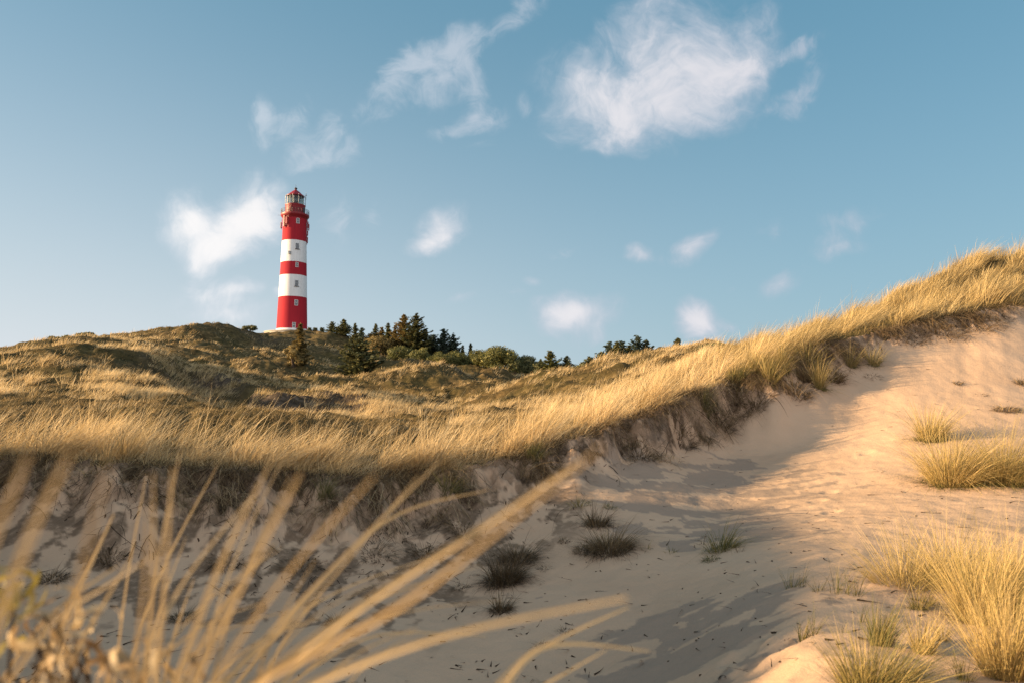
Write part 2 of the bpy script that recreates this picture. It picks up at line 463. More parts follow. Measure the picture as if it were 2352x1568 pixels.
# clouds stand in fixed directions of the sky: coordinates are tangents of the view direction about +Y
ysafe = wt.math('MAXIMUM', sy, .05)
px_ = wt.math('DIVIDE', sx, ysafe); pz_ = wt.math('DIVIDE', sz, ysafe)
cmb = wt.new('ShaderNodeCombineXYZ'); wt.link(px_, cmb.inputs[0]); wt.link(pz_, cmb.inputs[1])
pv = cmb.outputs[0]
# domain warp
w1 = wt.new('ShaderNodeTexNoise'); w1.inputs['Scale'].default_value = 7; w1.inputs['Detail'].default_value = 3; wt.link(pv, w1.inputs['Vector'])
w2 = wt.new('ShaderNodeVectorMath'); w2.operation = 'SUBTRACT'; wt.link(w1.outputs['Color'], w2.inputs[0]); w2.inputs[1].default_value = (.5, .5, .5)
w3 = wt.new('ShaderNodeVectorMath'); w3.operation = 'SCALE'; wt.link(w2.outputs[0], w3.inputs[0]); w3.inputs['Scale'].default_value = .085
w4 = wt.new('ShaderNodeVectorMath'); w4.operation = 'ADD'; wt.link(pv, w4.inputs[0]); wt.link(w3.outputs[0], w4.inputs[1])
pw = w4.outputs[0]

def cloud_mask(blobs, vec):
    tot = None
    for (u, v, ru, rv, rot, s) in blobs:
        a, e = ray(u, v)
        mp = wt.new('ShaderNodeMapping'); mp.vector_type = 'TEXTURE'
        mp.inputs['Location'].default_value = (a, e, 0); mp.inputs['Rotation'].default_value = (0, 0, R(rot))
        mp.inputs['Scale'].default_value = (ru * 1.6 / FPX, rv * 1.6 / FPX, 1)
        wt.link(vec, mp.inputs['Vector'])
        gr = wt.new('ShaderNodeTexGradient'); gr.gradient_type = 'SPHERICAL'; wt.link(mp.outputs[0], gr.inputs[0])
        tot = wt.math('MULTIPLY', gr.outputs['Fac'], s * 1.6) if tot is None else wt.math('MULTIPLY_ADD', gr.outputs['Fac'], s * 1.6, tot)
    return tot

PUFFY = [  # u, v, half width, half height, tilt, strength
  (1500, 235, 190, 80, 12, .70), (1625, 215, 95, 110, 0, .62), (1400, 260, 130, 70, 0, .45), (1560, 110, 170, 110, 20, .42), (1410, 140, 170, 75, 20, .40),
  (1320, 190, 70, 70, 0, .36), (1690, 60, 90, 70, 0, .36), (1480, 30, 100, 70, 30, .36), (1700, 140, 90, 50, 10, .3), (1550, 290, 170, 40, 6, .3),
  (598, 455, 66, 70, 0, 1.0), (550, 520, 115, 66, 10, .9), (445, 490, 75, 60, 0, .75), (505, 585, 75, 40, 0, .7), (395, 530, 50, 50, 0, .5), (600, 540, 80, 60, 0, .6),
  (1005, 530, 58, 44, 25, .85), (965, 568, 50, 26, 25, .8),
  (1330, 725, 84, 42, 0, 1.35), (1300, 735, 40, 25, 0, .4), (1600, 737, 48, 46, 0, 1.5), (1672, 745, 16, 14, 0, .6),
  (1456, 586, 38, 24, 0, .8), (1603, 560, 52, 32, 25, .9), (470, 675, 55, 36, 0, .9), (540, 664, 45, 24, 0, .7), (530, 718, 75, 22, 0, .7), (620, 686, 16, 11, 0, .5),
  (1930, 520, 64, 32, 10, .6), (1925, 578, 56, 28, 0, .6), (1785, 665, 44, 28, 20, .6), (1690, 668, 24, 12, 0, .35), (1228, 646, 22, 14, 0, .5), (1060, 696, 28, 14, 15, .45),
]
WISPY = [
  (820, 330, 30, 24, 0, .3), (1000, 140, 90, 60, 20, .5), (900, 250, 40, 24, 30, .35), (680, 300, 60, 40, 0, .45), (770, 370, 60, 26, 0, .4), (1100, 330, 30, 14, 0, .3),
  (895, 190, 95, 28, 48, .75), (1050, 115, 75, 42, 25, .8), (1085, 185, 36, 70, 0, .75), (1100, 262, 60, 34, 15, .75), (1190, 45, 70, 32, 50, .7), (1040, 290, 45, 22, 10, .6), (980, 200, 60, 40, 20, .5), (950, 120, 60, 30, 35, .5),
  (600, 272, 20, 50, 0, .75), (690, 235, 22, 34, -30, .45), (760, 265, 32, 38, 0, .6), (745, 335, 70, 40, 15, .55), (690, 370, 50, 22, 0, .45), (640, 260, 50, 24, 0, .4),
  (1790, 110, 100, 26, 8, .75), (1845, 105, 30, 20, -20, .5), (1850, 195, 34, 60, -25, .65), (1790, 235, 60, 28, 20, .6), (1330, 300, 80, 34, 0, .5), (1540, 310, 140, 30, 8, .4), (1740, 40, 60, 40, 40, .6), (1210, 240, 16, 24, 30, .5),
  (775, 510, 34, 60, 10, .5), (855, 490, 26, 45, -15, .4), (1765, 540, 30, 24, 0, .4), (1285, 574, 34, 14, 25, .4), (1560, 590, 60, 16, 10, .35), (1990, 500, 40, 20, 0, .3), (1840, 625, 24, 16, 0, .35), (1180, 680, 40, 14, 0, .3), (580, 745, 60, 20, 0, .35),
]
n1 = wt.noise(9, 9, .60, pw, .6)
n2 = wt.noise(17, 9, .64, pw, 1.0)
n3 = wt.noise(38, 6, .62, pw, .8)
m1 = cloud_mask(PUFFY, pw); m2 = cloud_mask(WISPY, pw)
def sst(val, lo, hi):
    mr = wt.new('ShaderNodeMapRange'); mr.interpolation_type = 'SMOOTHSTEP'
    mr.inputs['From Min'].default_value = lo; mr.inputs['From Max'].default_value = hi
    wt.link(val, mr.inputs['Value']); return mr.outputs[0]
def lit_noise(n, k): return wt.math('MULTIPLY', wt.math('SUBTRACT', n, .5), k)
v1 = wt.math('ADD', wt.math('ADD', wt.math('MULTIPLY', wt.math('POWER', m1, .8), .95), lit_noise(n1, 2.5)), lit_noise(n3, .65))
a1 = wt.math('MULTIPLY', sst(v1, .06, 1.6), sst(m1, .0, .5))
v2 = wt.math('ADD', wt.math('ADD', wt.math('MULTIPLY', m2, .9), lit_noise(n2, 3.0)), lit_noise(n3, 1.0))
a2 = wt.math('MULTIPLY', wt.math('MULTIPLY', sst(v2, -.10, 1.9), sst(m2, .0, .6)), .80)
front = sst(sy, .05, .3)
alpha = wt.math('MULTIPLY', wt.math('MAXIMUM', a1, a2), front, clamp=True)
# thicker cores are brighter; the sunward (left) side is warmer
core = sst(v1, .45, 2.0)
ccol = wt.mix(core, CLOUD_THIN, CLOUD_CORE)
ccol2 = wt.mix(sst(px_, -.75, .45), CLOUD_WARM, (1, 1, 1))
ccol = wt.mix(1.0, ccol, ccol2, 'MULTIPLY')
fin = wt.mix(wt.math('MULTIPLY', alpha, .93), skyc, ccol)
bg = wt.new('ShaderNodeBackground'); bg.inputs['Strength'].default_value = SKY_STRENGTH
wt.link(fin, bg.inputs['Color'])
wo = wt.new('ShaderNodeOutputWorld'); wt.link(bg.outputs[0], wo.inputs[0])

# ------------------------------------------------------------------ ground
def sand_material():
    m, t, p = material('sand')
    co = t.coord()
    big = t.noise(.5, 4, .55, co); fine = t.noise(60, 6, .65, co); med = t.noise(7, 5, .6, co)
    c = t.ramp(big, [(.3, (.41, .275, .178)), (.5, (.455, .308, .20)), (.7, (.49, .335, .22))])
    c = t.mix(t.math('MULTIPLY', t.math('SUBTRACT', fine, .35), .5), c, (.28, .20, .14))
    c = t.mix(t.math('MULTIPLY', t.attr('damp'), .66), c, (.205, .158, .122))
    lit = t.math('GREATER_THAN', t.noise(34, 3, .7, co), .69)
    c = t.mix(t.math('MULTIPLY', lit, .25), c, (.16, .11, .075))
    sn = t.ramp(t.noise(9, 7, .7, co), [(.3, (.04, .025, .015)), (.5, (.09, .058, .036)), (.66, (.24, .165, .11))])
    c = t.mix(t.attr('soil'), c, sn)
    t.link(c, p.inputs['Base Color'])
    p.inputs['Roughness'].default_value = .95; p.inputs['Specular IOR Level'].default_value = .15
    wv = t.new('ShaderNodeTexWave'); wv.inputs['Scale'].default_value = 5.5; wv.inputs['Distortion'].default_value = 7; wv.inputs['Detail'].default_value = 3; wv.inputs['Detail Scale'].default_value = 1.6
    mp = t.new('ShaderNodeMapping'); mp.inputs['Rotation'].default_value = (0, 0, R(35)); t.link(co, mp.inputs['Vector']); t.link(mp.outputs[0], wv.inputs['Vector'])
    h = t.math('ADD', t.math('MULTIPLY', fine, .25), t.math('ADD', t.math('MULTIPLY', med, .8), t.math('MULTIPLY', wv.outputs['Fac'], .035)))
    t.link(t.bump(h, .55, .03), p.inputs['Normal'])
    return m

def dune_material():
    m, t, p = material('dune_turf')
    co = t.coord()
    n = t.noise(.9, 7, .65, co); n2 = t.noise(.16, 4, .6, co); fine = t.noise(14, 5, .7, co)
    c = t.ramp(t.math('ADD', t.math('MULTIPLY', n, .75), t.math('MULTIPLY', fine, .25)), [(.34, (.032, .025, .010)), (.49, (.075, .052, .020)), (.60, (.18, .12, .05)), (.72, (.42, .295, .135))])
    g = t.ramp(n, [(.34, (.032, .028, .009)), (.6, (.10, .072, .026)), (.75, (.26, .18, .076))])
    gf = t.ramp(n2, [(.42, (0, 0, 0)), (.58, (1, 1, 1))])
    c = t.mix(gf, c, g)
    bs = t.ramp(t.noise(1.8, 6, .6, co), [(.35, (.035, .026, .018)), (.55, (.075, .055, .038)), (.7, (.17, .125, .09))])
    c = t.mix(t.attr('bare'), c, bs)  # bare soil colour, doubling as painted shade on the far slopes
    t.link(c, p.inputs['Base Color'])
    p.inputs['Roughness'].default_value = .95; p.inputs['Specular IOR Level'].default_value = .1
    h = t.math('ADD', t.math('MULTIPLY', n, 1.0), t.math('MULTIPLY', fine, .3))
    t.link(t.bump(h, .9, .35), p.inputs['Normal'])
    return m

M_SAND, M_TURF = sand_material(), dune_material()

for (u, v, ang) in [(1880, 1150, .3), (1910, 1175, .5), (1870, 1195, .2), (1905, 1130, .4), (1840, 1225, .1), (1790, 1165, .2), (1990, 1040, .3), (1740, 1080, .3), (1690, 1130, .2), (1650, 1190, .1), (1710, 1500, 0), (1760, 1530, .3), (1700, 1545, .2), (1810, 1480, .3), (1740, 1465, .1), (1880, 1530, .4)]:
    add_foot(u, v, ang)

th_a = np.arange(R(-44), R(44), .0021)
th = np.unique(np.concatenate([th_a, np.linspace(R(44), R(180), 90), np.linspace(R(-180), R(-44), 90)]))
lr = np.concatenate([np.exp(np.linspace(math.log(.25), math.log(2.8), 70, endpoint=False)), np.exp(np.linspace(math.log(2.8), math.log(75), 660, endpoint=False)),
                     np.exp(np.linspace(math.log(75), math.log(260), 130, endpoint=False)), np.exp(np.linspace(math.log(260), math.log(6000), 40))])
TH, RR = np.meshgrid(th, lr, indexing='ij')
X = RR * np.sin(TH); Y = RR * np.cos(TH)
A_, RD_, SAND_ = cover_masks(X, Y)
dz, SCARP = detail_z(X, Y)
Z = base_z(X, Y) + dz
for fx, fy, fa in FEET:
    q = np.hypot(X - fx, Y - fy)
    cs, sn = math.cos(fa), math.sin(fa)
    lx = (X - fx) * cs + (Y - fy) * sn; ly = -(X - fx) * sn + (Y - fy) * cs
    e = (lx / .15) ** 2 + (ly / .10) ** 2
    Z = Z - .030 * np.exp(-e ** 2) + .006 * np.exp(-((np.sqrt(e) - 1.4) / .35) ** 2)
# damp, wind-scoured patches in the floor of the hollow
damp = np.zeros_like(Z)
for (u, v, ru, rv, s) in [(1560, 1110, 190, 40, 1.0), (1640, 1150, 110, 70, 1.0), (1560, 1200, 130, 50, 1.0), (1720, 1100, 60, 70, .9), (1500, 1080, 120, 30, .9), (1560, 1460, 130, 60, 1.1), (1600, 1530, 170, 60, 1.0), (1700, 1430, 80, 40, .7), (1250, 1370, 30, 14, .8), (1760, 1200, 60, 60, .6), (1420, 1120, 60, 30, .7), (1950, 1120, 70, 60, .35)]:
    h0 = hit(u, v); h1 = hit(u + ru, v); h2 = hit(u, v - rv)
    r1 = max(.2, (h1 - h0).length); r2 = max(.3, (h2 - h0).length)
    damp += s * np.exp(-((X - h0.x) / r1) ** 2 - ((Y - h0.y) / r2) ** 2)
dn = fbm(X / .9 + .6 * vnoise(X / .5, Y / .5, 63), Y / .55, 61, 4, .55)
damp = sstep(.0, .09, np.clip(damp, 0, 1.1) * .58 + dn * 1.15 * sstep(.05, .35, damp) - .34) * SAND_
fd_ = foot_d(A_)
sc_ = (Y - fd_) / np.maximum(RD_ - fd_, .05)
sn_ = fbm(X / .5, Y / .5, 71, 4, .6)
soil = sstep(.25, .75, (sc_ + .12) * 1.1 + sn_ * .9 * sstep(-1.2, .2, sc_)) * SAND_ * sstep(3, 6, RR) * sstep(.45, .1, np.abs(sc_ - .55) - .45)
soil = soil * (1 - .45 * sstep(.0, .35, fbm(X / 1.1, Y / 1.1, 78, 3)))
soil = soil * (1 - .45 * sstep(.5, .62, A_)) * (1 - .10 * sstep(-.35, -.6, A_))
# peat and torn turf slumped down below the rim
slump = sstep(.06, .32, fbm(X / .55, Y / .8, 77, 4, .6) - .28 * np.abs(sc_ + .6) + .27) * sstep(-3.0, -1.2, sc_) * sstep(.6, 0, sc_) * SAND_ * sstep(U_(1420), U_(1250), A_) * sstep(3, 6, RR)
soil = np.maximum(soil, .78 * slump)
bare = np.zeros_like(Z)  # dark earth tone; also paints in the shade of the dune flanks
for (u, v, d, ru, rd_, s) in [(490, 885, 53, 4, 6, 1.1), (600, 925, 39, 4, 3, 1.0), (700, 928, 39, 5, 3, 1.1), (790, 928, 41, 4, 3, .9), (860, 935, 40, 3, 3, .6), (1050, 855, 95, 7, 3, .7), (540, 757, 145, 14, 9, .6)]:
    p = at(u, v, d)
    bare += s * np.exp(-((X - p.x) / ru) ** 2 - ((Y - p.y) / rd_) ** 2)
bare = np.clip(bare * (1 + .8 * fbm(X / 2.2, Y / 2.2, 81, 3)), 0, 1)

nth, nr = TH.shape
idx = np.arange(nth * nr).reshape(nth, nr)
qa = np.stack([idx[:-1, :-1], idx[1:, :-1], idx[1:, 1:], idx[:-1, 1:]], 2)
qwrap = np.stack([idx[-1, :-1], idx[0, :-1], idx[0, 1:], idx[-1, 1:]], 1)
qs = SAND_[:-1, :-1] & SAND_[1:, 1:]
P = np.stack([X, Y, Z], 2).reshape(-1, 3)

def sub_ground(name, quads, mat, attrs):
    used, inv = np.unique(quads, return_inverse=True)
    return raw_mesh(name, P[used], inv.reshape(-1, 4)[:, ::-1], mat, True, {k: a.ravel()[used] for k, a in attrs.items()})
g1 = sub_ground('sand', qa[qs], M_SAND, {'damp': damp, 'soil': soil}); tag(g1, 'pale wind-blown sand of the hollow, damp grey patches on its floor', 'sand', kind='structure')
g2 = sub_ground('dunes', np.concatenate([qa[~qs], qwrap]), M_TURF, {'bare': bare}); tag(g2, 'rolling grassy dunes beyond the sandy hollow', 'dunes', kind='structure')
# cap under the photographer closing the sheet
me = bpy.data.meshes.new('bank'); k0 = idx[:, 0]
me.from_pydata([tuple(P[i]) for i in k0] + [(0, 0, -.5)], [], [(i, len(k0), (i + 1) % len(k0)) for i in range(len(k0))]); me.materials.append(M_SAND)
ob = bpy.data.objects.new('bank', me); COL.objects.link(ob); tag(ob, kind='structure')

# ------------------------------------------------------------------ lighthouse
def wall_paint(name, col, stain, grime=.55):
    m, t, p = material(name)
    co = t.coord()
    mp = t.new('ShaderNodeMapping'); mp.inputs['Scale'].default_value = (1.2, 1.2, .12); t.link(co, mp.inputs['Vector'])
    st = t.noise(1.6, 6, .65, mp.outputs[0]); bl = t.noise(.5, 4, .6, co)
    f = t.math('MULTIPLY', t.math('SUBTRACT', st, .42), grime * 3, clamp=True)
    c = t.mix(f, col, stain)
    c = t.mix(t.math('MULTIPLY', bl, .25), c, tuple(q * .75 for q in col))
    t.link(c, p.inputs['Base Color'])
    p.inputs['Roughness'].default_value = .8; p.inputs['Specular IOR Level'].default_value = .12
    t.link(t.bump(t.noise(9, 4, .6, co), .25, .02), p.inputs['Normal'])
    return m
M_RED = wall_paint('red_wall_paint', (.34, .018, .028), (.20, .015, .025))
M_WHITE = wall_paint('white_wall_paint', (.68, .68, .67), (.46, .43, .38), .45)
M_REDMETAL = paint('red_metal_paint', (.22, .009, .015), .5, .15, 2.0)
M_DARK = paint('dark_metal', (.05, .035, .035), .5)
M_GREYMETAL = paint('grey_metal', (.24, .26, .28), .4, .15, 3, .3)
M_FRAME = paint('window_frame_paint', (.56, .54, .52), .5)
M_STONE = paint('pale_stone', (.48, .42, .33), .85, .5, 1.2)
def glass_mat(name, col, rough=.06):
    m, t, p = material(name)
    p.inputs['Base Color'].default_value = (*col, 1); p.inputs['Roughness'].default_value = rough
    p.inputs['Specular IOR Level'].default_value = .8
    return m
M_PANE = glass_mat('dark_window_glass', (.03, .04, .045))
mg, tg, pg = material('lantern_glass')
pg.inputs['Base Color'].default_value = (.16, .20, .20, 1); pg.inputs['Roughness'].default_value = .03
pg.inputs['Transmission Weight'].default_value = .0; pg.inputs['Specular IOR Level'].default_value = .7
trn = tg.new('ShaderNodeBsdfTransparent'); trn.inputs['Color'].default_value = (.62, .72, .72, 1)
mxg = tg.new('ShaderNodeMixShader'); mxg.inputs[0].default_value = .22
tg.link(trn.outputs[0], mxg.inputs[1]); tg.link(pg.outputs[0], mxg.inputs[2])
tg.link(mxg.outputs[0], [n for n in tg.n if n.type == 'OUTPUT_MATERIAL'][0].inputs['Surface'])
M_LENS = glass_mat('lens_glass', (.07, .10, .10), .15)

LH_D = 199.0
lb = at(670.4, 757.0, LH_D)
LH = empty('lighthouse', lb)
tag(LH, 'tall round lighthouse banded red and white on the far dune', 'lighthouse')
face = math.atan2(-lb.y, -lb.x)               # direction from the tower to the camera
def polar(r, deg, z):                          # deg 0 faces the photographer, + turns to his right
    t = face + R(deg)
    return Vector((r * math.cos(t), r * math.sin(t), z)), t
S = 41.8 / 1405.0                              # metres per pixel measured on the tower
H = lambda cy: (1500 - cy) * S
def tw(z):                                     # radius of the wall at height z
    ks = [(0, 4.33), (H(1185), 4.02), (H(970), 3.80), (H(840), 3.68), (H(625), 3.47), (H(400), 3.42), (H(372), 3.46)]
    return float(np.interp(z, [k[0] for k in ks], [k[1] for k in ks]))
bounds = [0, H(1185), H(970), H(840), H(625), H(372)]
prof, mis = [], []
for i in range(5):
    z0, z1 = bounds[i], bounds[i + 1]
    for j in range(4):
        z = z0 + (z1 - z0) * j / 4
        prof.append((tw(z), z)); mis.append(i % 2)
prof.append((tw(bounds[-1]), bounds[-1])); mis.append(0)
b = MB(); b.lathe(prof, 64, mis=mis); b.build('tower', [M_RED, M_WHITE], LH, 40)
b = MB(); b.lathe([(4.42, -.50), (4.42, -.08), (4.36, .06)], 64); b.build('base_ring', M_WHITE, LH, 40)
b = MB(); b.lathe([(4.75, -3.5), (4.72, -.52), (4.55, -.48)], 48); b.build('stone_base', M_STONE, LH, 40)
# windows
for (cy, big, framed) in [(435, 1.0, 1), (687, 1.05, 0), (875, .85, 1), (1057, 1.1, 0), (1250, 1.05, 1), (1470, .95, 1)]:
    z = H(cy); w, h = .74 * big, 1.40 * big
    deg = 14 if cy != 1470 else 7
    c, t = polar(tw(z) - .02, deg, z)
    b = MB()
    fr = .11 if framed else .08
    dep = .22
    for (ox, oz, sx_, sz_) in [(-(w + fr) / 2, 0, fr, h + 2 * fr), ((w + fr) / 2, 0, fr, h + 2 * fr), (0, (h + fr) / 2, w, fr), (0, -(h + fr) / 2, w, fr), (0, .1, w, .09)]:
        tx = Vector((-math.sin(t), math.cos(t), 0))
        q = c + tx * ox; b.box((q.x, q.y, q.z + oz), (dep, sx_, sz_), t)
    f = b.build('window', M_FRAME if framed else M_GREYMETAL, LH)
    b = MB(); q, _ = polar(tw(z) + .03, deg, z); b.box(q, (.06, w - .01, h - .01), t); b.build('pane', M_PANE, f)
    if not framed:
        b = MB(); q, _ = polar(tw(z) + .14, deg, z - h / 2 - .2); b.box(q, (.34, w + .55, .13), t); b.build('sill', M_DARK, f)
# lamp bracket on the upper white band
b = MB(); q, t = polar(tw(H(760)) + .28, -19, H(762)); b.box(q, (.6, .75, .5), t, bev=.1); q, _ = polar(tw(H(760)) + .1, -19, H(745)); b.box(q, (.3, .95, .14), t)
b.build('wall_lamp', M_GREYMETAL, LH)
# gallery with corbel, deck, rail
b = MB(); b.lathe([(3.46, H(400)), (3.62, H(385)), (3.95, H(374)), (4.06, H(366)), (4.06, H(352)), (2.8, H(350))], 64); b.build('gallery_deck', M_REDMETAL, LH, 35)
b = MB()
zt, zb = H(308), H(350)
for k in range(28):
    c0, _ = polar(3.98, 360 / 28 * k, zb); c1, _ = polar(3.98, 360 / 28 * k, zt); b.tube([c0, c1], .045, 5)
for zz, rr_ in ((zt, .055), (zb + (zt - zb) * .66, .035), (zb + (zt - zb) * .33, .035)):
    b.tube([polar(3.98, 360 / 56 * k, zz)[0] for k in range(57)], rr_, 5)
for k in range(28):
    if k % 2: continue
    c0, _ = polar(3.98, 360 / 28 * k, zb); c1, _ = polar(3.98, 360 / 28 * (k + 1), zt); b.tube([c0, c1], .025, 4)
b.build('railing', M_DARK, LH)
# watch room drum
b = MB(); b.lathe([(2.86, H(351)), (2.84, H(268)), (2.95, H(262)), (2.95, H(254)), (2.2, H(252))], 48); b.build('watch_room', M_REDMETAL, LH, 35)
b = MB(); q, t = polar(2.88, 60, H(315)); b.box(q, (.14, .9, 1.9), t); b.build('door', M_DARK, LH)
# lantern
zl0, zl1 = H(252), H(160)
b = MB(); b.lathe([(2.24, zl0), (2.24, zl1)], 12, caps=False, rot=.1); b.build('lantern_glass', mg, LH)
b = MB()
for k in range(12):
    t = 2 * math.pi * k / 12 + .1
    b.tube([(2.28 * math.cos(t), 2.28 * math.sin(t), zl0), (2.28 * math.cos(t), 2.28 * math.sin(t), zl1)], .055, 5)
for zz in (zl0 + .05, zl0 + (zl1 - zl0) * .36, zl0 + (zl1 - zl0) * .70, zl1 - .03):
    b.tube([(2.28 * math.cos(2 * math.pi * k / 12 + .1), 2.28 * math.sin(2 * math.pi * k / 12 + .1), zz) for k in range(13)], .045, 5)
b.build('glazing_bars', M_GREYMETAL, LH)
b = MB(); b.lathe([(.5, zl0 + .1), (.5, zl0 + .5), (1.05, zl0 + .7), (1.2, zl0 + 1.2), (1.2, zl0 + 1.7), (.95, zl0 + 2.2), (.4, zl0 + 2.45)], 24); b.build('lens', M_LENS, LH, 50)
# standing cage of the lantern walk
b = MB()
for k in range(10):
    deg = 36 * k + 18
    b.tube([polar(2.88, deg, zl0)[0], polar(2.88, deg, zl0 + 2.9)[0]], .035, 5)
for zz in (zl0 + .55, zl0 + 1.1):
    b.tube([polar(2.88, 10 * k, zz)[0] for k in range(37)], .03, 5)
for deg in (-84, -72, 76, 88):
    b.tube([polar(2.92, deg, zl0 - .3)[0], polar(2.8, deg, zl1 + .1)[0]], .04, 5)
for k in range(8):
    b.tube([polar(2.9, 76, zl0 + .3 * k)[0], polar(2.9, 88, zl0 + .3 * k)[0]], .025, 4)
    b.tube([polar(2.9, -84, zl0 + .3 * k)[0], polar(2.9, -72, zl0 + .3 * k)[0]], .025, 4)
b.build('lantern_walk_rail', M_GREYMETAL, LH)
b = MB(); b.lathe([(2.3, zl1 - .05), (2.62, zl1 - .12), (2.66, zl1 + .06), (1.9, zl1 + .62), (.95, H(110)), (.34, H(96)), (.26, H(92))], 12, rot=.1)
rf = b.build('roof', M_REDMETAL, LH)
b = MB(); b.lathe([(.26, H(93)), (.30, H(90)), (.20, H(88)), (.40, H(84)), (.46, H(79)), (.38, H(74)), (.12, H(70)), (.06, H(66)), (.035, H(38)), (.02, H(36))], 16); b.build('finial', M_DARK, rf, 60)
# aerial panels, mast brackets
def panel(deg, z0, z1, off, w=.42):
    zc = (z0 + z1) / 2
    q, t = polar(tw(zc) + off, deg, zc)
    b = MB(); b.box(q, (.26, w, z1 - z0), t, bev=.06)
    for zz in (z0 + .25, z1 - .25):
        a0, _ = polar(tw(zz) - .05, deg, zz); a1, _ = polar(tw(zz) + off, deg, zz); b.tube([a0, a1], .06, 5)
    for dd in (-3.2, 3.2):
        a0, _ = polar(tw(zc) + off * .55, deg + dd, z0 - .5); a1, _ = polar(tw(zc) + off * .55, deg + dd, z1 + .9); b.tube([a0, a1], .045, 5)
    b.build('aerial_panel', M_REDMETAL, LH)
panel(-100, H(490), H(430), .55); panel(-38, H(470), H(400), .42, .6); panel(-52, H(492), H(380), .38, .4)
panel(92, H(496), H(432), .60); panel(76, H(480), H(420), .40); panel(100, H(624), H(562), .30); panel(97, H(548), H(500), .30)
b = MB()
for deg in (-46, -31): b.tube([polar(3.55, deg, H(500))[0], polar(3.62, deg, H(372))[0]], .07, 5)
for deg in (-30, -24, -36): b.tube([polar(3.0, deg, H(345))[0], polar(3.0, deg, H(262))[0]], .08, 5)
for k in range(7): b.tube([polar(3.02, -38, H(340 - 11 * k))[0], polar(3.02, -22, H(340 - 11 * k))[0]], .04, 5)
b.build('cable_ladder', M_REDMETAL, LH)
b = MB()
q, t = polar(3.0, 84, H(160)); b.tube([q - Vector((0, 0, .9)), q + Vector((0, 0, 1.4))], .04, 5); b.box(q + Vector((0, 0, .5)), (.35, .35, .3), t, bev=.08)
b.build('aerial', M_GREYMETAL, LH)
b = MB(); q, t = polar(2.75, -84, H(166)); b.box(q, (.3, .5, .16), t, bev=.04); b.tube([q, polar(2.6, -84, H(200))[0]], .05, 5); b.build('wind_gauge', M_GREYMETAL, LH)
b = MB(); q, t = polar(4.0, -95, H(362)); q2, _ = polar(4.9, -95, H(361)); b.tube([q, q2], .04, 5); b.build('side_aerial', M_GREYMETAL, LH)

# terrace wall round the foot
TW_ = empty('terrace_wall', lb + Vector((1.7, 0, 0))); tag(TW_, 'low pale ring wall round the foot of the lighthouse', 'wall')
b = MB(); b.lathe([(9.3, -3.4), (9.2, -1.18), (9.0, -1.14), (4.9, -1.1)], 56, caps=False); b.build('wall', paint('lime_wash', (.36, .32, .26), .9, .35, .8), TW_, 30)
b = MB(); b.lathe([(9.35, -1.16), (9.35, -.98), (8.85, -.98), (8.85, -1.15)], 56, caps=False); b.build('coping', M_STONE, TW_, 30)

# ------------------------------------------------------------------ grass that nobody could count
STRAW = [(0, (.22, .145, .055)), (.25, (.44, .30, .125)), (.6, (.66, .475, .24)), (1, (.80, .62, .36))]
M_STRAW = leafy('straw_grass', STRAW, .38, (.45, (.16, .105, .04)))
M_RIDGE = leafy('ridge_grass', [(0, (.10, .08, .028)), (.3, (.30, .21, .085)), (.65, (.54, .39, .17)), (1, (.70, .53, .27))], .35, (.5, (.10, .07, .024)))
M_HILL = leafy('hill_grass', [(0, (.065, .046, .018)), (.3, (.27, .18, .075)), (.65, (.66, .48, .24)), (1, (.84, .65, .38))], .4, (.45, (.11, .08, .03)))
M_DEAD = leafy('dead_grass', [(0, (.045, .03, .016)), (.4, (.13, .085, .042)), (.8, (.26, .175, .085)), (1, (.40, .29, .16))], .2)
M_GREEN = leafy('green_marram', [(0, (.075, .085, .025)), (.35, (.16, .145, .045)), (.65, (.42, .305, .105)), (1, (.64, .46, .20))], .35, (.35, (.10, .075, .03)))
M_ROOT = paint('root_bark', (.055, .034, .020), .9, .5, 8, spec=.1)

def unit(v): return v / np.maximum(np.linalg.norm(v, axis=1, keepdims=True), 1e-6)

def field(cx, cy, per, rad, L, Lv, lean, leanv, spread, bend, W, tmean, tvar, seg=3, sink=.03, droop=.0, rng=RNG):
    """tufts of grass at cx, cy; blades lean with the wind, which blows towards +x"""
    n = len(cx)
    per = np.asarray(per) if np.ndim(per) else np.full(n, per)
    tid = np.repeat(np.arange(n), per); N = len(tid)
    rr = np.sqrt(rng.uniform(0, 1, N)); aa = rng.uniform(0, 2 * math.pi, N)
    rd = (np.asarray(rad) * np.ones(n))[tid]
    ox = rr * np.cos(aa); oy = rr * np.sin(aa)
    x = cx[tid] + ox * rd; y = cy[tid] + oy * rd
    z = zof(x, y) - sink
    tl = rng.normal(1, .22, n).clip(.45, 1.6)[tid]
    ln = (np.asarray(L) * np.ones(n))[tid] * tl * rng.uniform(1 - Lv, 1 + Lv * .5, N)
    tlean = (lean + rng.normal(0, leanv, n))[tid]
    la = tlean + rng.normal(0, leanv * .6, N)
    d0 = np.stack([np.sin(la) + ox * spread + rng.normal(0, .10, N), oy * spread + rng.normal(0, .16, N) + rng.normal(0, .12, n)[tid], np.cos(la)], 1)
    d0 = unit(d0)
    bd = np.stack([np.abs(rng.normal(bend, bend * .5, N)), rng.normal(0, .06, N), -np.abs(rng.normal(bend * .45 + droop, bend * .3, N))], 1)
    w = (np.asarray(W) * np.ones(n))[tid] * rng.uniform(.6, 1.3, N)
    ti = np.clip((tmean + rng.normal(0, tvar, n))[tid] + rng.normal(0, .16, N), 0, 1)
    root = np.stack([x, y, z], 1)
    return blades(root, ln, d0, bd, w, seg, ti, rng=rng)

def pick(n, a0, a1, dfun, rng=RNG):
    a = rng.uniform(a0, a1, n); d = dfun(a, rng.uniform(0, 1, n))
    return a * d, d

def U(u): return (u - CX) / FPX

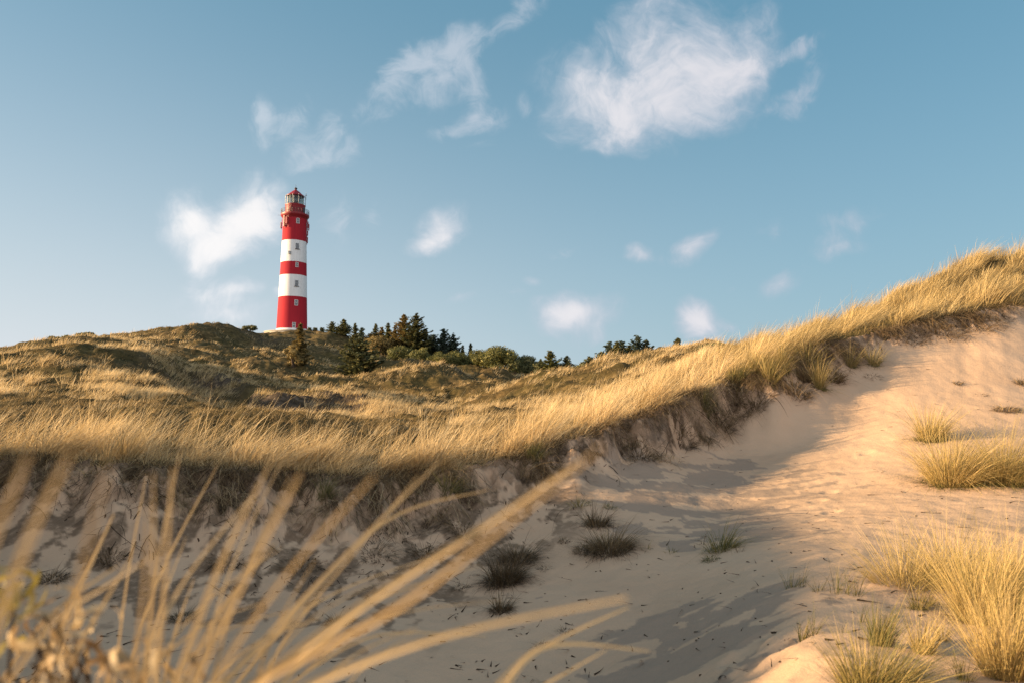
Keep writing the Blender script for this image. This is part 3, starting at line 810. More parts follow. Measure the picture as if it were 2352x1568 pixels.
# --- the marram fringe along the broken rim of the hollow
parts = []
def reach(a): return np.interp(a, [U(-200), U(350), U(560), U(900), U(1100), U(1500)], [3.2, 3.0, 1.5, 1.7, 3.0, 3.6])
def front(a, t): return rim_d(a) + .08 + reach(a) * t ** 1.4
def tall(a): return np.interp(a, [U(-400), U(200), U(700), U(1000), U(1300), U(1800)], [.76, .76, .62, .70, .82, .78])
# big tufts, each with its own height, lean and dryness
cx, cy = pick(640, U(-420), U(1800), front)
m = (fbm(cx / .75, cy / .8, 90, 2) > .03) & (fbm(cx / 2.3, cy / 2.0, 94, 2) > -.24)
cx, cy = cx[m], cy[m]
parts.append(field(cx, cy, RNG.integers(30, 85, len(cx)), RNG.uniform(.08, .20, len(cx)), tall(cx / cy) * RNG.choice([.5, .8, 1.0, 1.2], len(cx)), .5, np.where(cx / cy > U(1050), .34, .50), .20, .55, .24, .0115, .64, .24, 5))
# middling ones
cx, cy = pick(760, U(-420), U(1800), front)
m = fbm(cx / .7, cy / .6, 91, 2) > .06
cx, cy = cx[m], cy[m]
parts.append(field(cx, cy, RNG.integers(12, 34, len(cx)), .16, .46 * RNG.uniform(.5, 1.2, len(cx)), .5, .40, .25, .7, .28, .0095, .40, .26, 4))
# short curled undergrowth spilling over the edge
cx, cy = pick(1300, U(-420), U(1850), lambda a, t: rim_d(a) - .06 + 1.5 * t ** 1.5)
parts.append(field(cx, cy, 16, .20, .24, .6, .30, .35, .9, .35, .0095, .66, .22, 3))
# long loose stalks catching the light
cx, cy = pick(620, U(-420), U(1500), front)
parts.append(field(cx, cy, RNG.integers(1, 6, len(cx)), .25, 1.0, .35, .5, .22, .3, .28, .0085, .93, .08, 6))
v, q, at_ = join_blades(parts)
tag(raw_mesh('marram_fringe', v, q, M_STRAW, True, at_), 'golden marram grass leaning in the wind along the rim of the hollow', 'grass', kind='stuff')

# --- green and dead grass hanging over the scarp
parts = []
cx, cy = pick(1300, U(-380), U(2700), lambda a, t: rim_d(a) + .25 - (rim_d(a) - foot_d(a)) * t ** 1.2 * np.interp(a, [U(1200), U(1400), U(1900), U(2100)], [1.0, 1.35, 1.35, 1.05]))
uu = cx / cy * FPX + CX
dens = np.interp(uu, [-380, 100, 500, 800, 1000, 1700, 2100, 2700], [.40, .50, .75, .9, 1, 1, .9, .8])
m = RNG.uniform(0, 1, len(cx)) < dens
m2_ = fbm(cx / .8, cy / .8, 79, 3) > -.12
cx, cy = cx[m], cy[m]; m2_ = m2_[m]; cx, cy = cx[m2_], cy[m2_]; n = len(cx)
def thatch(cx, cy, per, L, W, tm):
    n = len(cx); tid = np.repeat(np.arange(n), per); N = len(tid)
    x = cx[tid] + RNG.normal(0, .14, N); y = cy[tid] + RNG.normal(0, .10, N)
    root = np.stack([x, y, zof(x, y) + .01], 1)
    side = RNG.normal(0, .55, n)[tid] + RNG.normal(0, .4, N)
    d0 = unit(np.stack([side, -.55 + RNG.normal(0, .3, N), RNG.normal(.25, .35, N)], 1))
    bd = np.stack([RNG.normal(0, .15, N), RNG.normal(-.05, .1, N), -np.abs(RNG.normal(.75, .25, N))], 1)
    return blades(root, L * RNG.uniform(.5, 1.25, N), d0, bd, W * RNG.uniform(.6, 1.3, N), 4, np.clip(tm + RNG.normal(0, .26, n)[tid] + RNG.normal(0, .18, N), 0, 1))
sc1 = np.clip(cy / 13, .8, 2)
v1_ = thatch(cx, cy, 40, .42, .0085, .38)
k_ = RNG.uniform(0, 1, len(cx)) < .30
v2_ = thatch(cx[k_], cy[k_], 26, .75, .0075, .72)
v, q, at_ = join_blades([v1_, v2_])
tag(raw_mesh('dead_thatch', v, q, M_DEAD, True, at_), 'brown dead grass hanging down the crumbling face of the rim', 'dead grass', kind='stuff')

# --- roots laid bare in the scarp
cx, cy = pick(700, U(-300), U(2700), lambda a, t: rim_d(a) + .12 - (rim_d(a) - foot_d(a)) * t * np.interp(a, [U(0), U(600), U(1300), U(1500)], [1.2, 2.2, 2.2, 1.0]))
n = len(cx); N = n * 2; tid = np.repeat(np.arange(n), 2)
x = cx[tid] + RNG.normal(0, .10, N); y = cy[tid]
root = np.stack([x, y - .03, zof(x, y) + .02], 1)
d0 = unit(np.stack([RNG.normal(0, .8, N), -.5 + RNG.normal(0, .25, N), RNG.normal(-.35, .45, N)], 1))
bd = np.stack([RNG.normal(0, .5, N), RNG.normal(-.05, .2, N), -np.abs(RNG.normal(.5, .3, N))], 1)
v, q, at_ = blades(root, RNG.uniform(.18, .75, N), d0, bd, RNG.uniform(.008, .022, N), 6, taper=.7)
tag(raw_mesh('bare_roots', v, q, M_ROOT, True, at_), 'dark roots laid bare along the eroded face of the rim', 'roots', kind='stuff')

# --- the grassy ridge rising on the right
parts = []
def ridge_crest(a): return np.interp(a, A_GRID, FD[10])
span = lambda a, t: rim_d(a) + .1 + (ridge_crest(a) + 2.6 - rim_d(a)) * t
cx, cy = pick(2700, U(1640), U(2620), span)
nz = fbm(cx / 1.2, cy / 1.5, 95, 3)
m = nz > .0
m &= (fbm(cx / 1.9, cy / 1.6, 97, 2) > np.interp(cy - rim_d(cx / cy), [0, 1.6], [.05, -.30]))
cx, cy, nz = cx[m], cy[m], nz[m]; n = len(cx)
parts.append(field(cx, cy, RNG.integers(28, 70, n), RNG.uniform(.12, .26, n), (.68 + .34 * np.clip(nz, -.5, 1)) * RNG.choice([.65, .9, 1.0, 1.15], n), .5, .44, .17, .45, .26, np.interp(cy, [18, 32], [.0125, .018]), .48 + .24 * np.clip(nz * 1.6, -1, 1), .20, 4))
cx, cy = pick(2600, U(1640), U(2620), span)
parts.append(field(cx, cy, 12, .28, .26, .5, .35, .25, .8, .26, np.interp(cy, [18, 32], [.012, .018]), .12, .13, 3))
v, q, at_ = join_blades(parts)
tag(raw_mesh('ridge_grass', v, q, M_RIDGE, True, at_), 'wind-combed marram grass covering the high ridge', 'grass', kind='stuff')

# --- tussocks over the dunes beyond
parts = []
def hills(a, t): return np.exp(math.log(14.5) + t * (math.log(150) - math.log(14.5)))
cx, cy = pick(30000, U(-330), U(1760), hills)
d = cy; a = cx / cy
n1 = fbm(cx / 3.2, cy / 2.6, 101, 3); n2 = fbm(cx / 14, cy / 10, 102, 2)
dens = sstep(.12, .52, n1 * .9 + n2 * 1.35 + np.interp(cy, [14, 30, 60, 150], [-.22, -.08, .06, .1]))
m = (RNG.uniform(0, 1, len(cx)) < dens * .85 + .02) & (cy > rim_d(a) + np.where(a < U(950), 5.0, 3.5)) & ~((cy < 26) & (a < U(950)) & (n1 < .10)) & ~((cy < 29) & (a > U(500)) & (a < U(900)) & (n1 < .35)) & ~((a > U(1640)) & (cy < 46))
cx, cy, n1, n2 = cx[m], cy[m], n1[m], n2[m]
W = np.clip(cy * .00062, .010, .075)
per = np.clip(30 - cy * .16, 9, 30).astype(int)
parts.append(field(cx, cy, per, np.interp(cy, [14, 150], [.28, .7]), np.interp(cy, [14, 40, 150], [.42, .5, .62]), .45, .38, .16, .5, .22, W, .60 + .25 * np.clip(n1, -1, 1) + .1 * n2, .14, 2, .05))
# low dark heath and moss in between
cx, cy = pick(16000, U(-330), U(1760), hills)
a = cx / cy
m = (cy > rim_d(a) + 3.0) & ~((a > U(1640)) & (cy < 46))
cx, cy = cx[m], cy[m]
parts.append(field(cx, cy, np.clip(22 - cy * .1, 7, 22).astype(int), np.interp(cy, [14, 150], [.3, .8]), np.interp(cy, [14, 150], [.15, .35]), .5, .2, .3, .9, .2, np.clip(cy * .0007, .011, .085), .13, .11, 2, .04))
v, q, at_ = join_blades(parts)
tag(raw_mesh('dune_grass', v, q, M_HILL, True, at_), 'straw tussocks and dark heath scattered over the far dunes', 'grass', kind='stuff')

# --- grass on the added unseen dune, for a ragged shadow edge
n = 900
cx = RNG.uniform(-12.5, -8.2, n); cy = RNG.uniform(2.5, 10.6, n)
m = shade_shoulder(cx, cy) > .35
v, q, at_ = field(cx[m], cy[m], 26, .25, .62, .4, .3, .2, .4, .2, .012, .6, .15, 3)
tag(raw_mesh('shade_shoulder_grass', v, q, M_STRAW, True, at_), 'marram grass on the unseen dune added to shade the hollow', 'grass', kind='stuff')

# ------------------------------------------------------------------ trees
M_BARK = paint('grey_bark', (.10, .072, .05), .9, .5, 6, spec=.1)
def needle(name, a, b, c): return leafy(name, [(0, a), (.5, b), (1, c)], .3)
M_SPRUCE = needle('dark_needles', (.055, .064, .028), (.115, .115, .045), (.21, .18, .07))
M_BLUE = needle('bluish_needles', (.050, .072, .054), (.095, .12, .085), (.16, .18, .11))
M_OLIVE = needle('olive_leaves', (.058, .066, .020), (.12, .118, .036), (.22, .19, .055))
M_RUST = needle('rusty_needles', (.12, .09, .032), (.20, .145, .05), (.30, .215, .08))

def quads_at(c, ax, ay, jag=None):
    """leaf-sized faces centred at c with half axes ax, ay"""
    V = np.stack([c - ax - ay * .5, c + ax * .2 - ay, c + ax + ay * .35, c - ax * .3 + ay], 1).reshape(-1, 3)
    Q = np.arange(len(c) * 4).reshape(-1, 4)
    return V, Q

def conifer(name, mat, u, d, vtop, wpx, label, group, seed, open_=.0, slim=.85, skirt=.06, sway=0.0, extra_h=0.0):
    rg = np.random.default_rng(seed)
    a = (u - CX) / FPX / (CP - SP * 0.0)
    x, y = a * d, d
    zb = float(zof(np.array([x]), np.array([y]))[0])
    _, e = ray(u, vtop)
    h = max(1.2, e * d - zb)
    rad = wpx * d / FPX * .5 * 1.8
    root = empty(name, (x, y, zb - .05), rg.uniform(0, 6.28))
    tag(root, label, 'tree', group)
    b = MB(); tp = Vector((sway * h * .1, 0, h * .97))
    b.tube([(0, 0, -.4), tp * .35, tp * .7, tp], [.035 * h ** .9 * .5 + .05, .03 * h * .5 + .03, .012 * h + .02, .015], 6)
    b.build('trunk', M_BARK, root)
    C, AX, AY, T = [], [], [], []
    nt = int(11 + h * 2.4)
    for k in range(nt):
        t = skirt + (1 - skirt) * (k + rg.uniform(-.3, .3)) / nt
        t = min(max(t, .02), .985)
        rt = rad * (1 - t) ** (slim * 1.15) * rg.uniform(.75, 1.12) * (1.0 if t > .14 else .75) + .08
        nb = max(3, int(4 + 7 * (1 - t)))
        a0 = rg.uniform(0, 6.28)
        for j in range(nb):
            if rg.uniform() < open_: continue
            an = a0 + 6.283 * j / nb + rg.normal(0, .22)
            L = rt * rg.uniform(.45, 1.32)
            up = rg.uniform(-.30, .28) + .45 * t
            ns = max(3, int(L / .17))
            s = (np.arange(ns) + .5 + rg.uniform(-.3, .3, ns)) / ns
            px = L * s
            bz = h * t + rg.normal(0, .022) * h + up * px - .10 * px * s + .22 * L * s ** 3
            ca, sa = math.cos(an), math.sin(an)
            for m in range(4):
                off = rg.normal(0, .10 + .07 * (1 - s), ns)
                c = np.stack([px * ca - off * sa + tp.x * t, px * sa + off * ca, bz + rg.normal(0, .06, ns)], 1)
                ln = rg.uniform(.14, .29, ns) * (.8 + .05 * h)
                ang = an + rg.normal(0, .7, ns)
                ax = np.stack([np.cos(ang) * ln, np.sin(ang) * ln, rg.normal(-.02, .06, ns)], 1)
                wd = ln * rg.uniform(.3, .55, ns)
                ay = np.stack([-np.sin(ang) * wd, np.cos(ang) * wd, rg.normal(0, .5, ns) * wd], 1)
                C.append(c); AX.append(ax); AY.append(ay); T.append(np.clip(rg.normal(.42, .22, ns) + .15 * rg.normal(), 0, 1))
    # leader
    ns = 7
    zz = h * np.linspace(.9, 1.0, ns)
    C.append(np.stack([np.full(ns, tp.x) + rg.normal(0, .04, ns), rg.normal(0, .04, ns), zz], 1))
    AX.append(np.stack([rg.normal(0, .03, ns), rg.normal(0, .03, ns), np.full(ns, .20)], 1)); AY.append(np.stack([rg.normal(0, .09, ns), rg.normal(0, .09, ns), np.zeros(ns)], 1)); T.append(np.full(ns, .5))
    C, AX, AY, T = map(np.concatenate, (C, AX, AY, T))
    v, q = quads_at(C, AX, AY)
    raw_mesh('crown', v, q, mat, False, {'tint': np.repeat(T, 4), 'tipness': np.ones(len(v))}, root)
    return root

def broad(name, mat, u, d, vtop, wpx, label, group, seed, cat='tree', flat=1.0, dens=1.0):
    rg = np.random.default_rng(seed)
    x, y = (u - CX) / FPX / CP * d, d
    zb = float(zof(np.array([x]), np.array([y]))[0])
    _, e = ray(u, vtop)
    h = max(.5, (e * d - zb) * 1.12); rad = wpx * d / FPX * .5 * (1.3 if cat == 'tree' else 1)
    root = empty(name, (x, y, zb - .05)); tag(root, label, cat, group)
    b = MB()
    for k in range(3):
        q = Vector((rg.normal(0, .35) * rad, rg.normal(0, .35) * rad, h * .62))
        b.tube([(0, 0, -.4), q * .45 + Vector((0, 0, .05 * h)), q], [.035 * h + .05, .025 * h + .03, .02], 6)
    b.build('trunk', M_BARK, root)
    nl = int(9 + 5 * rad); C, AX, AY, T = [], [], [], []
    for k in range(nl):
        an = rg.uniform(0, 6.28); r = rad * math.sqrt(rg.uniform(0, 1)) * .78
        top = h * (1 - .42 * (r / rad) ** 1.8) * rg.uniform(.80, 1.0)
        lr = rg.uniform(.28, .45) * min(rad, h * .7) + .12
        zc = max(lr * .4, top - lr) if k % 3 else rg.uniform(.15, .6) * top
        n = int(150 * dens * (lr ** 1.5) + 40)
        dv = unit(rg.normal(0, 1, (n, 3))); rr = lr * rg.uniform(.45, 1.08, n) ** .7
        c = dv * rr[:, None] * np.array([1.05, 1.05, .85 * flat]) + np.array([r * math.cos(an), r * math.sin(an), zc])
        c[:, 2] = np.maximum(c[:, 2], .05)
        ln = rg.uniform(.09, .20, n) * (.8 + .035 * h)
        rv = unit(rg.normal(0, 1, (n, 3))); rv2 = unit(np.cross(rv, dv + .01))
        C.append(c); AX.append(rv * ln[:, None]); AY.append(rv2 * (ln * .6)[:, None]); T.append(np.clip(rg.normal(.45, .2, n) + rg.normal(0, .16), 0, 1))
    C, AX, AY, T = map(np.concatenate, (C, AX, AY, T))
    v, q = quads_at(C, AX, AY)
    raw_mesh('crown', v, q, mat, False, {'tint': np.repeat(T, 4), 'tipness': np.ones(len(v))}, root)
    return root

def cu(cx): return 673.75 + .4167 * cx
def cv(cy): return 704.4 + .4167 * cy
G1, G2, G3 = 'conifers of the wood beside the lighthouse', 'conifers standing behind the right-hand dune', 'bushy trees at the edge of the wood'
# crop coordinates of the photograph: x, top y, width, metres away
conifer('spruce_tree', M_RUST, cu(36), 96, cv(92), 34, 'sunlit olive-brown spruce standing right in front of the lighthouse', 'conifers in front of the lighthouse hill', 1, .05, .75, .03)
broad('bush', M_RUST, cu(5), 95, cv(205), 46, 'brownish bush at the foot of the spruce before the lighthouse', None, 2, 'bush')
conifer('spruce_tree', M_SPRUCE, cu(366), 93.5, cv(168), 78, 'broad dark green young spruce alone on the slope in front of the wood', 'conifers in front of the lighthouse hill', 3, .0, .7, .02)
conifer('spruce_tree', M_SPRUCE, cu(211), 170, cv(84), 19, 'thin open spruce nearest the lighthouse terrace', G1, 4, .3, .6, .2)
conifer('spruce_tree', M_SPRUCE, cu(276), 165, cv(70), 34, 'dense pointed spruce on the crest right of the lighthouse, second from it', G1, 5, .05, .75)
conifer('spruce_tree', M_SPRUCE, cu(340), 160, cv(94), 20, 'slim spruce between the dense pointed one and a stubby one', G1, 6, .15, .75)
conifer('spruce_tree', M_BLUE, cu(378), 158, cv(116), 22, 'stubby spruce rising just above the broad young spruce', G1, 7, .2, .6)
conifer('spruce_tree', M_RUST, cu(428), 158, cv(150), 30, 'low brownish spruce at the left edge of the wood', G1, 8, .05, .6)
conifer('spruce_tree', M_SPRUCE, cu(453), 160, cv(95), 24, 'narrow spire-topped spruce at the left of the wood', G1, 9, .1, .8)
conifer('spruce_tree', M_RUST, cu(487), 158, cv(112), 24, 'short spruce in the dip between two narrow spires', G1, 10, .1, .7)
conifer('spruce_tree', M_SPRUCE, cu(522), 157, cv(89), 27, 'narrow spruce left of the tall twin spruces', G1, 11, .08, .75)
conifer('spruce_tree', M_RUST, cu(560), 156, cv(104), 26, 'brownish spruce leaning against the left tall twin', G1, 12, .1, .7)
conifer('spruce_tree', M_RUST, cu(612), 152, cv(42), 46, 'left one of the two tallest spruces of the wood', 'tall twin spruces', 13, .05, .62, .05, -.4)
conifer('spruce_tree', M_SPRUCE, cu(675), 150, cv(41), 50, 'right one of the two tallest spruces of the wood', 'tall twin spruces', 14, .05, .62, .05, .2)
conifer('spruce_tree', M_SPRUCE, cu(726), 153, cv(120), 30, 'slender dark spruce close against the right tall twin', G1, 15, .15, .7)
conifer('pine_tree', M_BLUE, cu(772), 155, cv(153), 38, 'rounded bluish pine in the gap right of the tall twins', G1, 16, .1, .45)
conifer('spruce_tree', M_BLUE, cu(829), 152, cv(124), 42, 'bluish pointed spruce at the right end of the tall wood', G1, 17, .1, .62)
conifer('pine_tree', M_BLUE, cu(882), 154, cv(155), 34, 'wide bluish pine ending the tall wood on its right', G1, 18, .1, .5)
conifer('spruce_tree', M_SPRUCE, cu(934), 150, cv(212), 9, 'tiny thin spire rising above the low olive trees', G1, 19, .1, .8)
conifer('spruce_tree', M_SPRUCE, cu(977), 150, cv(198), 12, 'small spire right of the tiniest one above the olive trees', G1, 20, .1, .8)
for (cx_, ct, w, d_, lb_, mt, sd) in [
    (1585, 306, 130, 92, 'low green thicket in the notch where the dune hides the wood', M_OLIVE, 113), (1618, 292, 90, 90, 'dark bush just left of the row behind the right dune', M_SPRUCE, 114),
    (1255, 285, 130, 133, 'dark thicket just right of the big rounded olive tree', M_SPRUCE, 98), (1330, 282, 120, 136, 'bushy mid-green crown behind the low dark bush in the gap', M_OLIVE, 99), (1395, 300, 130, 131, 'thicket around the foot of the broad spruce in the gap', M_OLIVE, 100), (1450, 300, 110, 134, 'dark crown closing the gap right of the broad spruce', M_BLUE, 111), (1535, 312, 110, 130, 'thicket at the far right end of the wood', M_OLIVE, 112),
    (400, 168, 90, 152, 'brown scrub closing the gap left of the low brownish spruce', M_RUST, 91), (545, 176, 100, 154, 'dark scrub between the narrow spruces and the left tall twin', M_SPRUCE, 92), (640, 150, 100, 157, 'dark mass of branches between the trunks of the tall twins', M_SPRUCE, 93),
    (745, 196, 110, 156, 'dark scrub filling in right of the tall twins', M_BLUE, 94), (850, 200, 120, 156, 'bluish scrub below the pointed bluish spruce', M_BLUE, 95), (960, 245, 130, 146, 'dark scrub behind the spreading olive trees', M_SPRUCE, 96), (1105, 225, 110, 140, 'olive crown shouldering the big rounded tree on its left', M_OLIVE, 97),
    (478, 150, 110, 150, 'olive-brown thicket under the narrow spruces at the left of the wood', M_RUST, 31), (590, 205, 118, 140, 'olive bush in front of the tall twin spruces', M_OLIVE, 32),
    (705, 222, 96, 138, 'rounded olive bush at the foot of the right tall twin', M_OLIVE, 33), (655, 250, 70, 139, 'low olive bush between two taller bushes', M_OLIVE, 44), (815, 244, 120, 136, 'spreading olive tree left of the middle of the low wood', M_OLIVE, 34),
    (905, 236, 130, 138, 'spreading olive tree under the two tiny spires', M_OLIVE, 35), (1015, 232, 110, 142, 'darker olive tree behind the big rounded one', M_OLIVE, 36), (1060, 246, 130, 133, 'low olive tree left of the big rounded crown', M_OLIVE, 37),
    (1150, 208, 165, 132, 'big rounded olive tree, the tallest of the low wood', M_OLIVE, 38), (1222, 292, 60, 130, 'small dark bush right of the big rounded tree', M_SPRUCE, 39), (1290, 264, 120, 134, 'dark rounded tree between the big olive one and a spruce', M_SPRUCE, 40),
    (1352, 300, 90, 130, 'low dark bush left of the broad spruce in the gap', M_SPRUCE, 41), (1470, 318, 100, 130, 'low dark thicket right of the broad spruce in the gap', M_SPRUCE, 42), (1560, 325, 90, 128, 'low thicket where the wood meets the right-hand dune', M_SPRUCE, 43)]:
    broad('bushy_tree', mt, cu(cx_), d_, cv(ct), w * .4167, lb_, G3, sd)
conifer('spruce_tree', M_SPRUCE, cu(1362), 138, cv(286), 14, 'thin spire left of the broad spruce in the gap of the wood', G1, 21, .1, .8)
conifer('spruce_tree', M_OLIVE, cu(1416), 128, cv(240), 46, 'broad olive-green spruce in the gap between wood and dune', G1, 22, .03, .65, .02)
conifer('spruce_tree', M_SPRUCE, cu(1506), 128, cv(268), 30, 'small dark spruce right of the broad one in the gap', G1, 23, .1, .7)
for (cx_, ct, w, lb_, sd) in [(1632, 277, 28, 'low spruce at the left end of the row behind the right dune', 51), (1664, 292, 18, 'smallest spruce of the row behind the right dune', 52), (1697, 248, 26, 'spruce left of the first tall one in the row behind the dune', 53),
    (1741, 198, 28, 'first tall pointed spruce from the left in the row behind the dune', 54), (1784, 192, 28, 'tall spruce with a neighbour close on its right in the dune row', 55), (1812, 192, 22, 'slim spruce close to a taller left neighbour in the dune row', 56),
    (1850, 214, 26, 'shorter spruce left of the tallest one in the dune row', 57), (1900, 163, 32, 'tallest spruce of the row behind the right dune', 58), (1946, 186, 26, 'spruce at the right end of the row behind the dune', 59)]:
    conifer('spruce_tree', M_SPRUCE if sd % 2 else M_BLUE, cu(cx_), 86 + sd % 5, cv(ct), w * 1.5, lb_, G2, sd, .1, .7, .04)
conifer('spruce_tree', M_SPRUCE, cu(2118), 78, cv(175), 20, 'lone little spruce showing above the right-hand dune', None, 60, .2, .55, .12)
broad('bush', M_SPRUCE, 1636, 33.5, 779, 66, 'dark evergreen bush on the grassy crest where the ridge begins to rise', None, 61, 'bush', .8, 4.0)
broad('bush', M_SPRUCE, 1703, 30, 791, 18, 'small dark bush on the skyline right of the evergreen bush', None, 62, 'bush', 1, 4.0)
G4 = 'small pines on the left skyline'
broad('pine_tree', M_SPRUCE, 196, 63, 760, 32, 'round little pine alone on the far left skyline', G4, 71)
broad('pine_tree', M_SPRUCE, 214, 64, 767, 16, 'tiny pine touching the right side of the round little pine', G4, 72)
broad('bush', M_SPRUCE, 155, 63, 776, 16, 'low dark bush between two specks and the round pine', None, 73, 'bush')
broad('bush', M_SPRUCE, 120, 62, 780, 11, 'leftmost dark speck of a bush on the skyline', None, 74, 'bush')
broad('bush', M_SPRUCE, 134, 62, 782, 8, 'smallest dark speck of a bush on the left skyline', None, 75, 'bush')
broad('pine_tree', M_SPRUCE, 573, 150, 744, 28, 'wind-bent pine on the dune crest left of the lighthouse', G4, 76, 'tree', .7)
for cx_, lb_, sd in [(88, 'small clipped conifer on the terrace nearest the tower', 81), (119, 'middle one of the three small terrace conifers', 82), (157, 'terrace conifer farthest from the tower', 83)]:
    conifer('dwarf_conifer', M_SPRUCE, cu(cx_), 189, cv(117), 8, lb_, 'small conifers on the lighthouse terrace', sd, .0, .4)

# ------------------------------------------------------------------ single tufts on the sand
def place_tuft(name, u, v, hpx, wpx, mat, label, group, seed, n=None, lean=.15, tint=.55, wmul=1.0, cat='grass tuft', spread=1.0, droop=.0, dead=0, z_in=.03, base=.3):
    rg = np.random.default_rng(seed)
    p = hit(u, v)
    d = p.y; s = d / FPX
    h = hpx * s * 1.12; rad = wpx * s * .5
    n = n or int(90 + 900 * h * rad)
    N = n
    rr = np.sqrt(rg.uniform(0, 1, N)); aa = rg.uniform(0, 6.283, N)
    ox, oy = rr * np.cos(aa), rr * np.sin(aa)
    br = rad * base
    x = p.x + ox * br; y = p.y + oy * br * .8
    root = np.stack([x, y, zof(x, y) - z_in], 1) - np.array([p.x, p.y, p.z])
    tgt = rad * spread / max(h, .01)
    d0 = np.stack([ox * tgt * .8 + lean + rg.normal(0, .17, N), oy * tgt * .8 + rg.normal(0, .17, N), np.ones(N)], 1)
    d0 = d0 / np.maximum(1, np.linalg.norm(d0, axis=1, keepdims=True) * .92)
    bd = np.stack([ox * tgt * .35 + rg.normal(.10, .08, N), oy * tgt * .35 + rg.normal(0, .08, N), -np.abs(rg.normal(.16 + droop, .10 + droop * .4, N))], 1)
    L = h * 1.12 * rg.uniform(.35, 1.15, N) * (1 - .25 * rr)
    wild = rg.uniform(0, 1, N) < .24             # bent, broken and straggling blades
    bd[wild] += np.stack([rg.normal(.10, .38, N), rg.normal(0, .34, N), -np.abs(rg.normal(.30, .28, N))], 1)[wild]
    lng = rg.uniform(0, 1, N) < .06
    L[lng] *= 1.35
    w = np.full(N, max(.0035, d * .00052) * wmul) * rg.uniform(.6, 1.3, N)
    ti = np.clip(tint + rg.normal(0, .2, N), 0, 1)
    parts = [blades(root, L, d0, bd, w, 5, ti, rng=rg)]
    if dead:
        M = int(n * dead)
        rr = np.sqrt(rg.uniform(0, 1, M)); aa = rg.uniform(0, 6.283, M)
        ox, oy = rr * np.cos(aa), rr * np.sin(aa)
        x = p.x + ox * br * 1.3; y = p.y + oy * br * 1.1
        rt = np.stack([x, y, zof(x, y)], 1) - np.array([p.x, p.y, p.z])
        dd = np.stack([ox * .9 + rg.normal(0, .3, M), oy * .9 + rg.normal(0, .3, M), rg.uniform(.1, .7, M)], 1)
        bb = np.stack([rg.normal(0, .3, M), rg.normal(0, .3, M), -rg.uniform(.3, .8, M)], 1)
        parts.append(blades(rt, h * rg.uniform(.2, .65, M), dd, bb, np.full(M, max(.004, d * .0007)), 4, np.clip(rg.normal(.12, .12, M), 0, 1), rng=rg))
    vv, qq, at_ = join_blades(parts)
    o = raw_mesh(name, vv, qq, mat, True, at_)
    o.location = p
    tag(o, label, cat, group)
    return o

GT, GS, GD, GE = 'marram tufts growing on the lit sand', 'thin green shoots in the sand', 'clumps of dead grass lying in the hollow', 'marram tufts at the edge of the ridge'
T = place_tuft
# lit tufts, right
T('marram_tuft', 2138, 1012, 92, 140, M_GREEN, 'upright golden tuft on the sand slope above two wide drooping tufts', GT, 101, 700, .12, .72, dead=.5)
T('marram_tuft', 2195, 1108, 165, 330, M_GREEN, 'wide drooping golden tuft, the left one of the pair on the slope', GT, 102, 2300, .26, .78, droop=.26, dead=.2)
T('marram_tuft', 2318, 1108, 165, 320, M_GREEN, 'greenish drooping tuft, the right one of the pair on the slope', GT, 103, 2200, .30, .64, droop=.28, dead=.25)
T('marram_tuft', 2085, 1340, 140, 320, M_GREEN, 'pale spreading tuft crowning the hummock right of the shaded hollow', GT, 104, 750, .05, .76, spread=1.15, base=.45)
T('marram_tuft', 2190, 1340, 160, 300, M_GREEN, 'golden tuft between the spreading tuft and the tallest clump', GT, 105, 800, .1, .80, base=.45)
T('marram_tuft', 2262, 1428, 210, 250, M_GREEN, 'tallest dense golden clump at the right edge of the photo', GT, 106, 1500, .06, .76, dead=.15, base=.4)
T('marram_tuft', 2345, 1400, 190, 170, M_GREEN, 'golden clump half cut off by the right edge', GT, 107, 950, .08, .78, base=.45)
T('marram_tuft', 2110, 1398, 70, 90, M_GREEN, 'short reddish tuft on the hummock below the spreading tuft', 'short tufts on the hummock', 108, 120, .05, .42, dead=.8)
T('marram_tuft', 2135, 1390, 62, 60, M_GREEN, 'short thin tuft right of the reddish one on the hummock', 'short tufts on the hummock', 109, 70, .12, .5)
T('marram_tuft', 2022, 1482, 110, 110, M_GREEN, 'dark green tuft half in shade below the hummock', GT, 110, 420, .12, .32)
T('marram_tuft', 2010, 1585, 150, 290, M_GREEN, 'broad green-gold tuft at the bottom edge, tips in the sun', GT, 111, 1150, .22, .50, base=.45)
T('marram_tuft', 2120, 1500, 110, 110, M_GREEN, 'sparse sunlit tuft right of the dark green tuft', GT, 112, 260, .10, .78)
T('marram_tuft', 2165, 1470, 80, 80, M_GREEN, 'small sparse tuft casting thin shadows left of the bottom clump', GT, 113, 70, .0, .6)
T('marram_tuft', 2325, 1555, 230, 230, M_GREEN, 'bright golden clump in the bottom right corner', GT, 114, 1250, .02, .84, base=.45)
T('marram_tuft', 2215, 1562, 95, 80, M_GREEN, 'small green tuft left of the bottom right clump', GT, 115, 80, .02, .35)
